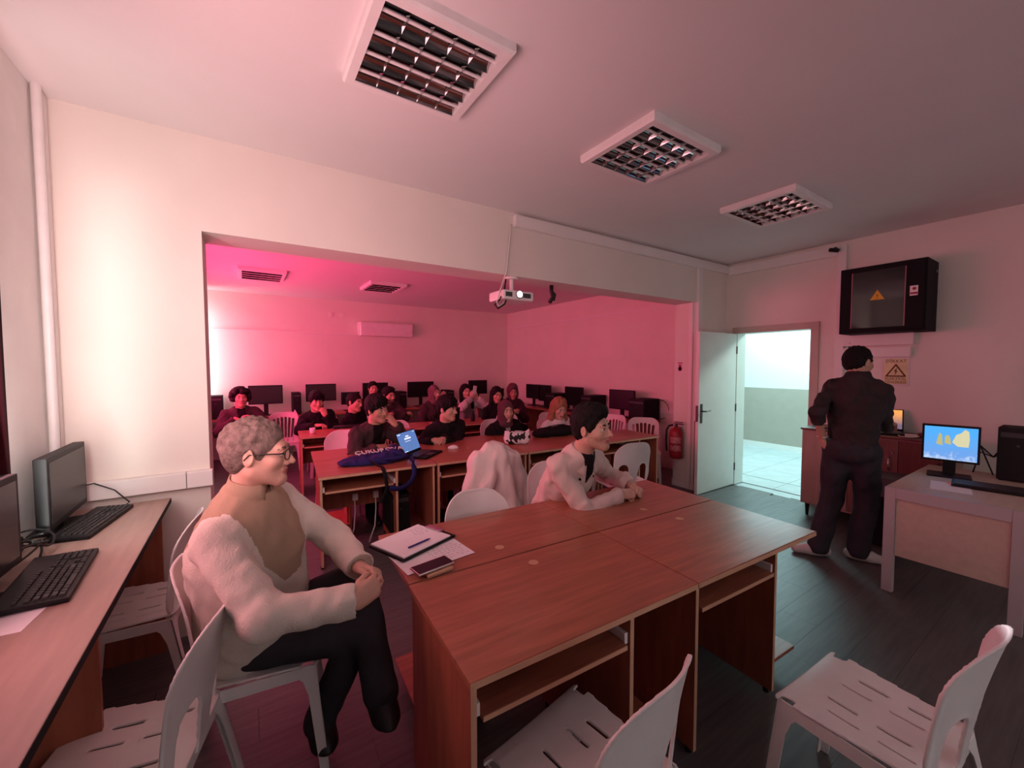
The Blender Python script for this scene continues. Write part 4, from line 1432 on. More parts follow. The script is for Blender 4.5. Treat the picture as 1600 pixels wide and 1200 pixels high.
# ------------------------------------------------------------------ sideboard, teacher desk and its things
sb = empty('sideboard', (5.02, 0, 0), 0, 'low wooden sideboard with dark doors along the right wall behind the standing man', 'sideboard')
MB().box((0, 0.80, 0.13), (0.47, 1.91, 0.925)).build('body', 'beech_laminate', sb)
MB().box((-0.012, 0.79, 0.925), (0.475, 1.925, 0.946), bev=0.003).build('top_board', 'walnut', sb)
for k, (a, b, mm) in enumerate(((0.81, 1.13, 'walnut'), (1.135, 1.50, 'beech_door'), (1.505, 1.90, 'beech_laminate'))):
    if mm == 'beech_door': mat('beech_door', (0.20, 0.115, 0.09), 0.5, 0.4, var=0.15, vscale=3, stretch=(8, 8, 1))
    d = MB().box((-0.016, a, 0.15), (0.0, b, 0.915), bev=0.002).build('door', mm, sb)
    MB().cyl((-0.016, (a + 0.04), 0.80), (-0.03, (a + 0.04), 0.80), 0.011, n=14).build('lock', 'metal', d)
    MB().tube([(-0.016, a + 0.06, 0.64), (-0.04, a + 0.06, 0.66), (-0.04, a + 0.06, 0.74), (-0.016, a + 0.06, 0.76)], 0.006).build('handle', 'metal' if k == 1 else 'dark_metal', d)
for y in (0.86, 1.86):
    for x in (0.04, 0.42):
        MB().cyl((x, y, 0.13), (x, y, 0.0), 0.022, 0.013, n=12).build('leg', 'black_plastic', sb)
l3, lid3 = laptop('laptop with an orange picture on the sideboard, half hidden by the standing man', (5.22, 1.33, 0.947), R(-75), 'screen_orange', 112, 0.36, 0.25)
it = MB().lathe([(0.0, 0), (0.10, 0), (0.13, 0.012), (0.125, 0.014), (0.095, 0.004), (0, 0.004)], 24, M=Matrix.Translation((5.16, 1.10, 0.947)) @ Matrix.Scale(0.55, 4, (0, 1, 0)))
tag(it.build('tray', 'label_white'), 'flat pale tray on the sideboard right of the laptop', 'tray')
it = MB().box((5.20, 0.95, 0.947), (5.28, 1.05, 0.985), bev=0.006).build('box', 'walnut')
tag(it, 'small dark box on the sideboard right of the pale tray', 'box')
cbb = MB().tube([(5.25, 1.9, 0.95), (5.15, 1.82, 0.955), (5.08, 1.75, 0.952), (5.12, 1.66, 0.955)], 0.007)
tag(cbb.build('cable', 'cable_black'), 'dark cable end on the left corner of the sideboard', 'cable')

mat('cushion_grey', (0.13, 0.12, 0.12), 0.85, 0.2, bump=0.1, bscale=60)
pe = empty('padded_stool', (0, 0, 0), 0, 'grey padded box stool between the standing man and the beige desk', 'stool')
MB().box((4.66, 1.00, 0.02), (4.96, 1.34, 0.42), bev=0.006).build('body', 'black_matte', pe)
MB().box((4.65, 0.99, 0.42), (4.97, 1.35, 0.455)).build('gap_band', 'black_plastic', pe)
MB().box((4.64, 0.98, 0.455), (4.98, 1.36, 0.63), bev=0.02).build('cushion', 'cushion_grey', pe)
for x in (4.69, 4.93):
    for y in (1.03, 1.31):
        MB().cyl((x, y, 0), (x, y, 0.021), 0.015, n=10).build('foot', 'black_plastic', pe)

td_ = empty('office_desk', (0, 0, 0), 0, 'beige office desk with grey metal legs at the right edge', 'desk')
MB().box((3.84, 0.285, 0.722), (4.98, 0.925, 0.75), bev=0.003).build('desktop', 'beige_laminate', td_)
for y0 in (0.285, 0.865):
    for x0 in (3.80, 4.92):
        MB().box((x0, y0, 0), (x0 + 0.045, y0 + 0.06, 0.75 if x0 < 4 else 0.722), bev=0.003).build('leg', 'grey_metal', td_)
MB().box((3.80, 0.345, 0.675), (3.845, 0.865, 0.7505), bev=0.003).build('frame_rail', 'grey_metal', td_)
MB().box((3.812, 0.347, 0.27), (3.828, 0.863, 0.674)).build('front_panel', 'beige_laminate', td_)
mr = monitor('switched-on monitor showing a blue landscape on the beige desk', (4.55, 0.735, 0.75), R(-80), 0.31, 0.285, 0.115, 0.045, 'screen_landscape', None, 0.014)
rk = MB()
for poly, nm in (([(-0.075, -0.02), (-0.06, 0.07), (-0.045, 0.05), (-0.04, -0.03)], 'rock_print'), ([(-0.03, -0.01), (-0.028, 0.045), (-0.01, 0.055), (0.0, 0.03), (0.004, -0.02)], 'rock_print'),
                 ([(0.01, 0.0), (0.03, 0.06), (0.055, 0.075), (0.075, 0.105), (0.095, 0.09), (0.10, 0.03), (0.095, -0.03), (0.04, -0.03)], 'rock_print_pale')):
    MB().prism(poly, 0.0022, 0.0028, M=Matrix.Translation((0, 0, 0.27)) @ Matrix.Rotation(R(90), 4, 'X')).build('picture_rock', nm, mr)
kb = keyboard('black keyboard on the beige desk below the lit monitor', (4.32, 0.50, 0.75), R(-82), False, None, 0.36, 0.19)
tower('black tower at the right edge behind the beige desk keyboard', (4.72, 0.42, 0.75), R(-90), 0.20, 0.40, 0.24)
flat('paper_sheet', 'pale sheet of paper on the beige desk', 'paper', (-0.15, -0.10, 0), (0.15, 0.10, 0.001), 'paper', (4.16, 0.66, 0.7505), 10)
flat('sponge', 'small yellowish sponge cloth on the beige desk', 'cloth', (-0.05, -0.03, 0), (0.05, 0.03, 0.012), 'edge_band', (4.27, 0.655, 0.752), 30, bev=0.004)
for k in range(2):
    c5 = MB().tube([(4.62, 0.62 - 0.1 * k, 0.80), (4.70, 0.60, 0.95 + 0.05 * k), (4.85, 0.55, 0.90), (5.0, 0.5 - 0.1 * k, 1.0), (5.35, 0.42, 0.96)], 0.005)
    tag(c5.build('cable', 'cable_black'), ['lower dark cable running behind the lit monitor to the wall', 'upper dark cable running behind the lit monitor to the wall'][k], 'cable')
tw = tower('black tower standing on the floor under the left opening row desk', (1.12, 3.50, 0.12), R(-4), 0.17, 0.36, 0.36)
tower('black tower on the shelf of the second opening row desk', (2.10, 3.43, 0.12), R(-4), 0.17, 0.36, 0.36)
for k, (x, y) in enumerate(((0.78, 3.80), (0.96, 3.78))):
    o = MB().box((x, y, 0.40), (x + 0.045, y + 0.04, 0.46), bev=0.005).build('power_plug', 'white_plastic')
    tag(o, ['white plug hanging on its cord under the tote bag desk, left one', 'white plug under the tote bag desk, right one'][k], 'plug')
    MB().tube([(x + 0.02, y + 0.02, 0.40), (x + 0.02, y + 0.01, 0.30), (x + 0.0, y - 0.02, 0.15), (x - 0.06, y - 0.05, 0.02)], 0.006).build('cord', 'cable_white', o)
# ------------------------------------------------------------------ people
mat('skin_light', (0.62, 0.37, 0.28), 0.5, 0.4, bump=0.03, bscale=150, var=0.05, vscale=14)
mat('skin', (0.55, 0.31, 0.22), 0.5, 0.4, bump=0.03, bscale=150, var=0.05, vscale=14)
mat('lips', (0.46, 0.17, 0.15), 0.45, 0.4)
mat('stubble', (0.52, 0.30, 0.225), 0.6, 0.3, bump=0.08, bscale=400, var=0.12, vscale=60)
mat('beard', (0.07, 0.045, 0.038), 0.8, 0.2, bump=0.2, bscale=300)
mat('eye_white', (0.72, 0.70, 0.68), 0.2, 0.5)
mat('iris', (0.03, 0.018, 0.012), 0.15, 0.5)
mat('hair_black', (0.008, 0.006, 0.006), 0.7, 0.2, bump=0.5, bscale=90, var=0.4, vscale=40, stretch=(3, 1, 1))
mat('hair_grey', (0.15, 0.112, 0.095), 0.7, 0.3, bump=0.6, bscale=70, var=0.35, vscale=45)
mat('hair_fair', (0.32, 0.15, 0.075), 0.5, 0.4, bump=0.5, bscale=60, var=0.35, vscale=25, stretch=(4, 4, 0.6))
mat('brow_dark', (0.014, 0.010, 0.010), 0.7, 0.2)
mat('brow_grey', (0.12, 0.09, 0.07), 0.7, 0.2)
mat('fleece_cream', (0.74, 0.68, 0.59), 0.95, 0.1, bump=0.35, bscale=160, var=0.05, vscale=12)
mat('fleece_tan', (0.42, 0.31, 0.215), 0.9, 0.15, bump=0.15, bscale=160, var=0.06, vscale=10)
mat('trouser_black', (0.010, 0.010, 0.012), 0.9, 0.15, bump=0.1, bscale=160)
mat('trouser_grey', (0.040, 0.040, 0.046), 0.9, 0.15, bump=0.12, bscale=160, var=0.2, vscale=8)
mat('jacket_beige', (0.66, 0.53, 0.48), 0.85, 0.2, bump=0.12, bscale=180, var=0.05, vscale=9)
mat('shirt_black', (0.012, 0.010, 0.012), 0.9, 0.15, bump=0.12, bscale=120)
mat('shirt_maroon', (0.060, 0.034, 0.038), 0.85, 0.2, bump=0.12, bscale=120, var=0.2, vscale=8)
mat('shirt_brown', (0.060, 0.036, 0.040), 0.85, 0.2, bump=0.12, bscale=120, var=0.2, vscale=8)
mat('shirt_plum', (0.055, 0.020, 0.035), 0.85, 0.2, bump=0.12, bscale=120, var=0.2, vscale=8)
mat('shirt_dark', (0.040, 0.030, 0.031), 0.85, 0.2, bump=0.12, bscale=120, var=0.2, vscale=8)
mat('shirt_white', (0.72, 0.68, 0.66), 0.85, 0.2, bump=0.12, bscale=120, var=0.05, vscale=8)
mat('shirt_grey', (0.40, 0.36, 0.35), 0.85, 0.2, bump=0.12, bscale=120, var=0.05, vscale=8)
mat('scarf_plum', (0.115, 0.045, 0.060), 0.85, 0.2, bump=0.12, bscale=60, var=0.15, vscale=8)
mat('scarf_brown', (0.16, 0.085, 0.095), 0.85, 0.2, bump=0.12, bscale=60, var=0.15, vscale=8)
mat('shoe_white', (0.62, 0.58, 0.54), 0.55, 0.4, var=0.10, vscale=20)
mat('shoe_sole', (0.55, 0.50, 0.45), 0.6, 0.3)
mat('shoe_black', (0.012, 0.012, 0.013), 0.45, 0.4)
mat('glasses', (0.030, 0.022, 0.018), 0.3, 0.5)
MATS['lens_glass'] = bpy.data.materials.new('lens_glass')
MATS['lens_glass'].use_nodes = True
_b = MATS['lens_glass'].node_tree.nodes['Principled BSDF']
_b.inputs['Alpha'].default_value = 0.12
_b.inputs['Roughness'].default_value = 0.05


def rot(yaw=0, pitch=0, roll=0):
    """yaw left positive, pitch up positive, roll to the right positive (degrees)"""
    return np.array((Matrix.Rotation(R(yaw), 3, 'Z') @ Matrix.Rotation(R(pitch), 3, 'X') @ Matrix.Rotation(R(roll), 3, 'Y')))


def ik(a, t, l1, l2, hint):
    a, t, hint = vec(*a), vec(*t), vec(*hint)
    d = t - a
    L = np.linalg.norm(d)
    if L > (l1 + l2) * 0.995:
        k = L / ((l1 + l2) * 0.995)
        l1, l2 = l1 * k, l2 * k
    x = (l1 * l1 - l2 * l2 + L * L) / (2 * L)
    hgt = math.sqrt(max(l1 * l1 - x * x, 0))
    u = d / L
    n = hint - u * (hint @ u)
    n = n / (np.linalg.norm(n) + 1e-9)
    return a + u * x + n * hgt


def head_mesh(h, nh, female=False, nose=1.0, jaw=1.0):
    lo = np.minimum(vec(-0.11, -0.13, -0.14), nh - 0.09)
    hi = np.maximum(vec(0.11, 0.15, 0.14), nh + 0.09)
    g = SDF(lo, hi, h)
    g.ell((0, -0.014, 0.036), (0.075, 0.095, 0.086), 0)
    g.ell((0, 0.026, -0.030), (0.061 * jaw, 0.069, 0.078), 0.03)
    g.cap((-0.048 * jaw, 0.0, -0.062), (-0.014, 0.070, -0.100), 0.020, 0.018, 0.035)
    g.cap((0.048 * jaw, 0.0, -0.062), (0.014, 0.070, -0.100), 0.020, 0.018, 0.035)
    g.ell((0, 0.076, -0.101), (0.021, 0.017, 0.016), 0.02)
    g.cap((-0.034, 0.080, 0.021), (0.034, 0.080, 0.021), 0.011, k=0.025)
    for sx in (-1, 1):
        g.ell((sx * 0.044, 0.061, -0.024), (0.021, 0.022, 0.022), 0.025)
    for sx in (-1, 1):
        g.ell((sx * 0.031, 0.102, 0.002), (0.019, 0.017, 0.012), 0.012, 'sub')
    g.cap((0, 0.088, 0.012), (0, 0.107 + 0.008 * nose, -0.032), 0.0075, 0.0115 * nose, 0.012)
    for sx in (-1, 1):
        g.ell((sx * 0.0125 * nose, 0.098, -0.038), (0.0085, 0.011, 0.008), 0.008)
    g.ell((0, 0.090, -0.062), (0.024, 0.011, 0.0065), 0.008)
    g.ell((0, 0.088, -0.073), (0.020, 0.011, 0.0075), 0.006)
    g.cap((-0.022, 0.101, -0.0675), (0.022, 0.101, -0.0675), 0.0022, k=0.004, mode='sub')
    for sx in (-1, 1):
        M = rot(sx * -18, 0, 0)
        g.ell((sx * 0.079, -0.010, -0.004), (0.008, 0.020, 0.033), 0.006, M=M)
        g.ell((sx * 0.088, -0.006, 0.0), (0.006, 0.011, 0.020), 0.004, 'sub')
    r = 0.047 if female else 0.056
    g.cap((0, -0.022, -0.05), nh, r, r + 0.006, 0.03)
    return g.mesh()


def head_mi(c, beard):
    x, y, z = c[:, 0], c[:, 1], c[:, 2]
    mi = np.zeros(len(c), dtype=np.int32)
    if beard:
        bm_ = (z < -0.035 - 0.9 * np.maximum(0, y - 0.05) * 0.35) & (y > 0.005) & (z > -0.13) & (np.abs(x) < 0.075)
        bm_ &= ~((z > -0.05) & (y > 0.065) & (np.abs(x) < 0.06) & (z > -0.048))
        mi[bm_] = 2
    lp = (np.abs(x) < 0.023) & (y > 0.088) & (z < -0.058 + 0.05 * np.abs(x)) & (z > -0.080 + 0.25 * np.abs(x))
    mi[lp] = 1
    return mi


def hair_mesh(style, h, seed=1, nh=None):
    rs = np.random.RandomState(seed)
    if style == 'hijab':
        g = SDF((-0.20, -0.19, -0.27), (0.20, 0.18, 0.16), h)
        g.ell((0, -0.012, 0.028), (0.090, 0.110, 0.108), 0).ell((0, 0.015, -0.05), (0.084, 0.090, 0.095), 0.04)
        g.cap((0, -0.03, -0.07), (nh[0], nh[1], nh[2] + 0.01), 0.076, 0.085, 0.05)
        g.ell((0, 0.01, -0.15), (0.085, 0.070, 0.045), 0.04)
        g.wrinkle(0.0035, 30, 25, 40, seed)
        g.ell((0, 0.125, -0.012), (0.060, 0.085, 0.082), 0.012, 'sub')
        return g.mesh()
    if style == 'hood':
        g = SDF((-0.20, -0.20, -0.27), (0.20, 0.20, 0.17), h)
        g.ell((0, -0.015, 0.030), (0.098, 0.118, 0.118), 0).ell((0, 0.0, -0.06), (0.095, 0.098, 0.11), 0.04)
        g.cap((0, 0.03, 0.06), (0, 0.05, 0.075), 0.07, k=0.03)
        g.wrinkle(0.003, 30, 25, 30, seed)
        g.ell((0, 0.130, -0.020), (0.066, 0.095, 0.105), 0.012, 'sub')
        return g.mesh()
    if style == 'long':
        g = SDF((-0.19, -0.20, -0.36), (0.19, 0.15, 0.16), h)
        g.ell((0, -0.014, 0.040), (0.088, 0.108, 0.097), 0)
        for sx in (-1, 1):
            g.cap((sx * 0.070, 0.0, 0.03), (sx * 0.088, 0.015, -0.14), 0.030, 0.034, 0.03)
            g.cap((sx * 0.088, 0.015, -0.14), (sx * 0.095, 0.035, -0.29), 0.034, 0.024, 0.03)
        g.cap((-0.03, -0.075, 0.0), (-0.04, -0.095, -0.26), 0.055, 0.050, 0.05).cap((0.03, -0.075, 0.0), (0.04, -0.095, -0.26), 0.055, 0.050, 0.05)
        g.wrinkle(0.004, 70, 70, 8, seed)
        g.ell((0, 0.125, -0.03), (0.062, 0.105, 0.105), 0.012, 'sub').ell((0, 0.03, -0.05), (0.070, 0.075, 0.10), 0.01, 'sub').cap((0, -0.02, -0.06), (0, -0.03, -0.2), 0.058, k=0.01, mode='sub')
        return g.mesh()
    g = SDF((-0.17, -0.19, -0.16), (0.17, 0.17, 0.20), h)
    if style == 'curly':
        for i in range(210):
            a = rs.normal(size=3)
            a /= np.linalg.norm(a)
            if a[1] > 0.45 and a[2] < 0.42: continue
            if a[2] < -0.62: continue
            p = vec(0, -0.018, 0.025) + a * vec(0.106, 0.116, 0.106)
            g.ell(p, rs.uniform(0.020, 0.032), 0.008)
        g.ell((0, -0.02, 0.035), (0.085, 0.10, 0.092), 0.01)
        g.ell((0, 0.135, -0.035), (0.074, 0.105, 0.092), 0.008, 'sub')
        return g.mesh()
    top = {'short': 0, 'grey': 0.000, 'fringe': 0.006, 'quiff': 0.008, 'mop': 0.012}[style]
    g.ell((0, -0.018, 0.040 + top), (0.084 + top * 0.4, 0.103 + top * 0.4, 0.093 + top), 0)
    g.ell((0, -0.050, -0.005), (0.075, 0.066, 0.078), 0.03)
    if style in ('quiff', 'fringe', 'mop'):
        g.ell((0, 0.045, 0.100), (0.066, 0.055, 0.038), 0.03)
    for sx in (-1, 1):
        g.cap((sx * 0.072, 0.022, 0.02), (sx * 0.069, 0.030, -0.018), 0.013, 0.008, 0.015)
    if style == 'mop':
        for x in (-0.05, -0.018, 0.02, 0.05):
            g.cap((x, 0.075, 0.085), (x * 1.1 + 0.01, 0.097 - abs(x) * 0.4, 0.035), 0.020, 0.010, 0.015)
        for sx in (-1, 1):
            g.cap((sx * 0.078, 0.0, 0.05), (sx * 0.083, 0.01, -0.01), 0.022, 0.015, 0.015)
    if style == 'grey':
        for i in range(300):
            a = rs.normal(size=3)
            a /= np.linalg.norm(a)
            if a[2] < -0.25 and a[1] > -0.3: continue
            if a[2] < -0.7 or (a[1] > 0.35 and a[2] < 0.55): continue
            p = vec(0, -0.020, 0.038) + a * vec(0.078, 0.096, 0.086)
            g.ell(p, rs.uniform(0.009, 0.017), 0.004)
    else:
        g.wrinkle(0.003, 120 if h < 0.005 else 60, 50, 60, seed)
    hl = {'short': 0.0, 'grey': -0.002, 'fringe': -0.022, 'quiff': 0.006, 'mop': -0.035}[style]
    g.ell((0, 0.132, -0.020 + hl), (0.088, 0.105, 0.086), 0.010, 'sub')
    for sx in (-1, 1):
        g.ell((sx * 0.085, 0.052, -0.045), (0.028, 0.045, 0.060), 0.008, 'sub')
        g.ell((sx * 0.085, -0.004, -0.012), (0.020, 0.022, 0.034), 0.006, 'sub')
    g.plane((0, -0.06, -0.082), (0, 0.25, -1))
    return g.mesh()


HANDS = {}


def hand_mesh(curl, thumb, h, spread=0.0):
    key = (round(curl, 2), round(thumb, 2), h, round(spread, 2))
    if key in HANDS:
        return HANDS[key]
    g = SDF((-0.105, -0.13, -0.115), (0.075, 0.205, 0.045), h)
    g.cap((0, -0.02, 0), (0, 0.0, 0), 0.028, 0.028, 0, front=(0, 0, 1), fl=0.85)
    kn = [(-0.031, 0.088, 0.0), (-0.010, 0.094, 0.003), (0.011, 0.090, 0.002), (0.030, 0.080, -0.003)]
    ln = [(0.042, 0.026, 0.020), (0.046, 0.030, 0.021), (0.043, 0.028, 0.021), (0.034, 0.021, 0.019)]
    for i, k_ in enumerate(kn):
        g.cap((k_[0] * 0.62, 0.005, 0), k_, 0.0165, 0.0115, 0.018)
        p = vec(*k_)
        ang = 0
        sp = spread * (i - 1.5) * 0.12
        for j, l in enumerate(ln[i]):
            ang += curl * (R(78), R(88), R(52))[j] * (1 + 0.06 * (i - 1.5)) + R(5)
            q = p + l * vec(math.sin(sp) + k_[0] * 0.6 * (0.1 if j == 0 else 0), math.cos(ang), -math.sin(ang))
            g.cap(p, q, 0.0100 - 0.0010 * j, 0.0092 - 0.0012 * j, 0.004)
            p = q
    g.cap((-0.020, 0.012, -0.006), (-0.045, 0.045, -0.014), 0.017, 0.0125, 0.018)
    t2 = vec(-0.045, 0.045, -0.014) + 0.036 * vec(-0.45 + 0.75 * thumb, 0.85, -0.35 * thumb)
    g.cap((-0.045, 0.045, -0.014), t2, 0.0120, 0.0105, 0.006)
    t3 = t2 + 0.027 * vec(-0.25 + 0.9 * thumb, 0.85, -0.3 * thumb)
    g.cap(t2, t3, 0.0105, 0.0080, 0.004)
    g.ell((0.012, 0.035, -0.010), (0.026, 0.042, 0.014), 0.015)
    HANDS[key] = g.mesh()
    return HANDS[key]


def join(parts):
    V, Fs, MI, o = [], [], [], 0
    for v, f, mi in parts:
        if len(v) == 0: continue
        V.append(v)
        Fs.append(f + o)
        MI.append(np.full(len(f), mi) if np.isscalar(mi) else mi)
        o += len(v)
    return np.concatenate(V), np.concatenate(Fs), np.concatenate(MI)


def person(name, label, loc, fwd, head, hrot=(0, 0, 0), top='shirt_black', trousers='trouser_black', shoes='shoe_black', hair='short', hairmat='hair_black',
           skin='skin', beard=0, female=False, hands=None, legs=None, pz=0.53, fine=0, scale=1.0, hs=1.06, puff=0.0, belly=0.0, top_fn=None, top_mats=None, group=None,
           twist=0, collar=True, seed=1, sleeve=0.02, wr=0.006, extra=None, neck=None, sh=0.165, knee_out=0.10, look=None, legr=1.0, arml=1.0, armr=1.0, collar_h=0.015, tr=1.0, tfl=0.76):
    """fwd: heading vector; head: world head centre; hands: {'R': (wrist, elbow hint, finger dir, palm normal, curl, thumb)} in world"""
    th = math.atan2(-fwd[0], fwd[1])
    ct_, st_ = math.cos(th), math.sin(th)
    base = vec(loc[0], loc[1], 0)

    def L(p):
        d = vec(*p) - base
        return vec(d[0] * ct_ + d[1] * st_, -d[0] * st_ + d[1] * ct_, d[2])

    def LV(p):
        return L(vec(*p) + base)

    if look is not None:
        cam_h = math.atan2(-(0 - head[0]), (0 - head[1]))
        hrot = (math.degrees(cam_h - th) + look, hrot[1], hrot[2])
        while hrot[0] > 180: hrot = (hrot[0] - 360, hrot[1], hrot[2])
        while hrot[0] < -180: hrot = (hrot[0] + 360, hrot[1], hrot[2])
    hm = (0.0032, 0.0045, 0.0060)[2 - fine]
    ht = (0.0056, 0.0090, 0.0135)[2 - fine]
    hh = (0.0030, 0.0038, 0.0050)[2 - fine]
    H_ = L(head)
    RH = rot(*hrot)
    N = H_ + vec(0, -0.045, -0.165) * hs if neck is None else L(neck)
    Pv = vec(0, 0, pz)
    ax = N - Pv
    TL = np.linalg.norm(ax)
    ax = ax / TL
    rt = rot(twist)[:, 0]
    rt = rt - ax * (rt @ ax)
    rt = rt / np.linalg.norm(rt)
    fr = np.cross(ax, rt) * 1.0
    fr = np.cross(rt, ax) * -1 if False else np.cross(ax, rt)
    chest = Pv + ax * TL * 0.66
    bust = Pv + ax * TL * 0.875
    SR, SL = bust + rt * sh - ax * 0.012, bust - rt * sh - ax * 0.012
    hands = hands or {}
    arms = {}
    for s, S_ in (('R', SR), ('L', SL)):
        sg = 1 if s == 'R' else -1
        if s in hands:
            hd = hands[s]
            W = L(hd[0])
            E = ik(S_, W, 0.30 * arml, 0.265 * arml, LV(hd[1]))
            arms[s] = (S_, E, W, LV(hd[2]), LV(hd[3]), hd[4], hd[5])
        else:
            W = vec(sg * 0.13, 0.30, pz + 0.10)
            E = ik(S_, W, 0.285, 0.255, vec(sg * 0.5, -0.3, -0.8))
            arms[s] = (S_, E, W, vec(-0.5 * sg, 0.85, -0.1), vec(0, 0, -1), 0.3, 0.3)
    # legs
    lg = {}
    for s in ('R', 'L'):
        sg = 1 if s == 'R' else -1
        hip = Pv + vec(sg * 0.09, 0.02, -0.02)
        if legs and s in legs:
            A = L(legs[s][0])
            K = ik(hip, A, 0.44, 0.42, LV(legs[s][1]))
            fd = LV(legs[s][2])
        else:
            K = vec(sg * knee_out, 0.43, 0.515)
            A = vec(sg * (knee_out + 0.01), 0.40, 0.085)
            fd = vec(sg * 0.15, 1, 0)
        lg[s] = (hip, K, A, fd / np.linalg.norm(fd))
    # ---- top garment
    pts = [Pv, N, SR, SL] + [a[i] for a in arms.values() for i in (1, 2)]
    lo = np.min(pts, 0) - 0.26
    hi = np.max(pts, 0) + 0.20
    g = SDF(lo, hi, ht)
    p_ = puff
    g.cap(Pv + ax * 0.00, chest, (0.150 + p_) * tr, (0.160 + p_) * tr, 0.0, front=fr, fl=tfl)
    g.cap(chest, bust - ax * 0.01, (0.160 + p_) * tr, 0.125 + p_, 0.05, front=fr, fl=tfl - 0.02)
    if belly:
        g.ell(Pv + ax * TL * 0.30 + fr * 0.07, vec(0.15, 0.12, 0.17) * (1 + belly), 0.06)
    if female:
        for sg in (-1, 1):
            g.ell(Pv + ax * TL * 0.63 + fr * 0.085 + rt * sg * 0.065, (0.06, 0.05, 0.06), 0.05)
    g.cap(SR - rt * 0.03, SL + rt * 0.03, (0.060 + p_) * armr, k=0.045)
    g.cap(bust, N - ax * 0.005, 0.085 + p_, 0.062 + p_ * 0.5, 0.05)
    for S_ in (SR, SL):
        g.cap(N - ax * 0.040, S_ + ax * 0.010, 0.050 + p_ * 0.8, 0.046 * armr + p_ * 0.6, 0.04)
    if collar:
        g.cap(N - ax * 0.03, N + ax * collar_h - fr * 0.003, 0.069 + p_ * 0.6, 0.066 + p_ * 0.5, 0.02)
    for s, a in arms.items():
        S_, E, W = a[0], a[1], a[2]
        d = (W - E) / np.linalg.norm(W - E)
        We = W - d * sleeve
        g.cap(S_, E, (0.057 + p_) * armr, (0.050 + p_) * armr, 0.028)
        g.cap(E, We, (0.050 + p_) * armr, (0.040 + p_ * 0.8) * armr, 0.03)
        g.cap(We - d * 0.035, We, (0.043 + p_ * 0.8) * armr, (0.043 + p_ * 0.8) * armr, 0.012)
    g.wrinkle(wr, 26, 22, 30, seed).wrinkle(wr * 0.6, 45, 52, 40, seed + 5)
    # neck opening and flat cuffs
    g.cap(N - ax * 0.02, N + (H_ - N) * 0.8, 0.056 if not female else 0.050, k=0.006, mode='sub')
    nd = (H_ - N) / np.linalg.norm(H_ - N)
    g.cap(N + nd * (collar_h + 0.125), N + nd * 0.22, 0.12, 0.12, 0.0, 'sub')
    for s, a in arms.items():
        d = (a[2] - a[1]) / np.linalg.norm(a[2] - a[1])
        g.cap(a[2] - d * (sleeve - 0.075), a[2] + d * 0.12, 0.078, 0.078, 0.0, 'sub')
    g.plane(Pv - ax * 0.085, -ax)
    if extra: extra(g, dict(P=Pv, N=N, ax=ax, fr=fr, rt=rt, TL=TL, bust=bust, chest=chest, arms=arms, H=H_))
    tv, tf = g.mesh()
    info = dict(RH=RH, P=Pv, N=N, ax=ax, fr=fr, rt=rt, TL=TL, bust=bust, chest=chest, arms=arms, SR=SR, SL=SL, H=H_)
    tmi = None
    tm = [top]
    if top_fn:
        cc = tv[tf].mean(1)
        tmi = top_fn(cc, info)
        tm = top_mats
    # ---- trousers
    pts = [Pv] + [x for l in lg.values() for x in l[:3]]
    g2 = SDF(np.min(pts, 0) - 0.24, np.max(pts, 0) + 0.22, ht)
    g2.ell(Pv + vec(0, -0.01, 0), (0.165, 0.125, 0.115), 0)
    for s, (hip, K, A, fd) in lg.items():
        g2.cap(hip, K, 0.088 * legr, 0.066 * legr, 0.04)
        g2.cap(K, A, 0.066 * legr, 0.062 * legr, 0.03)
        g2.cap(A, A + vec(0, 0, -0.01), 0.060 * legr, 0.062 * legr, 0.02)
    g2.wrinkle(wr * 0.8, 24, 24, 24, seed + 2)
    g2.plane((0, 0, 0.035), (0, 0, -1))
    pv_, pf_ = g2.mesh()
    # ---- body: head and neck, hands, and the trunk and limbs under the clothes
    parts = []
    nh = RH.T @ (N - H_) / hs
    hv, hf = head_mesh(hm, nh, female, 1.0, 1.0)
    mi = head_mi(hv[hf].mean(1), beard)
    parts.append(((hv * hs) @ RH.T + H_, hf, mi))
    for s, a in arms.items():
        v, f = hand_mesh(a[5], a[6], hh)
        v = v * (0.96 if not female else 0.88)
        f = f
        if s == 'L':
            v = v * vec(-1, 1, 1)
            f = f[:, ::-1]
        fd_ = (a[2] - a[1]) / np.linalg.norm(a[2] - a[1])
        y = (a[3] / np.linalg.norm(a[3])) if np.linalg.norm(a[3]) > 0.01 else fd_
        ga = SDF(np.minimum(a[1], a[2]) - 0.07, np.maximum(a[1], a[2]) + 0.07, 0.006 if fine else 0.009)
        ga.cap(a[1], a[2], 0.037, 0.0265 if not female else 0.024, 0)
        av, af = ga.mesh()
        parts.append((av, af, 0))
        z = -(a[4] - y * (a[4] @ y))
        z = z / np.linalg.norm(z)
        x = np.cross(y, z)
        M = np.stack([x, y, z], 1)
        parts.append((v @ M.T + a[2] - (y * 0.0), f, 0))
    gb = SDF(np.minimum(lo, np.min(pts, 0) - 0.1), np.maximum(hi, np.max(pts, 0) + 0.1), 0.02)
    gb.cap(Pv, chest, 0.115, 0.120, 0, front=fr, fl=0.7).cap(chest, bust, 0.12, 0.09, 0.04, front=fr, fl=0.7).cap(SR, SL, 0.042, k=0.03).cap(bust, N + ax * 0.01, 0.05, 0.045, 0.03)
    for s, a in arms.items():
        d = (a[2] - a[1]) / np.linalg.norm(a[2] - a[1])
        gb.cap(a[0], a[1], 0.040, 0.030, 0.02)
    for s, (hip, K, A, fd) in lg.items():
        gb.cap(hip, K, 0.064, 0.045, 0.02).cap(K, A, 0.042, 0.034, 0.02)
    bv_, bf_ = gb.mesh()
    parts.append((bv_, bf_, 0))
    V, Fq, MI = join(parts)
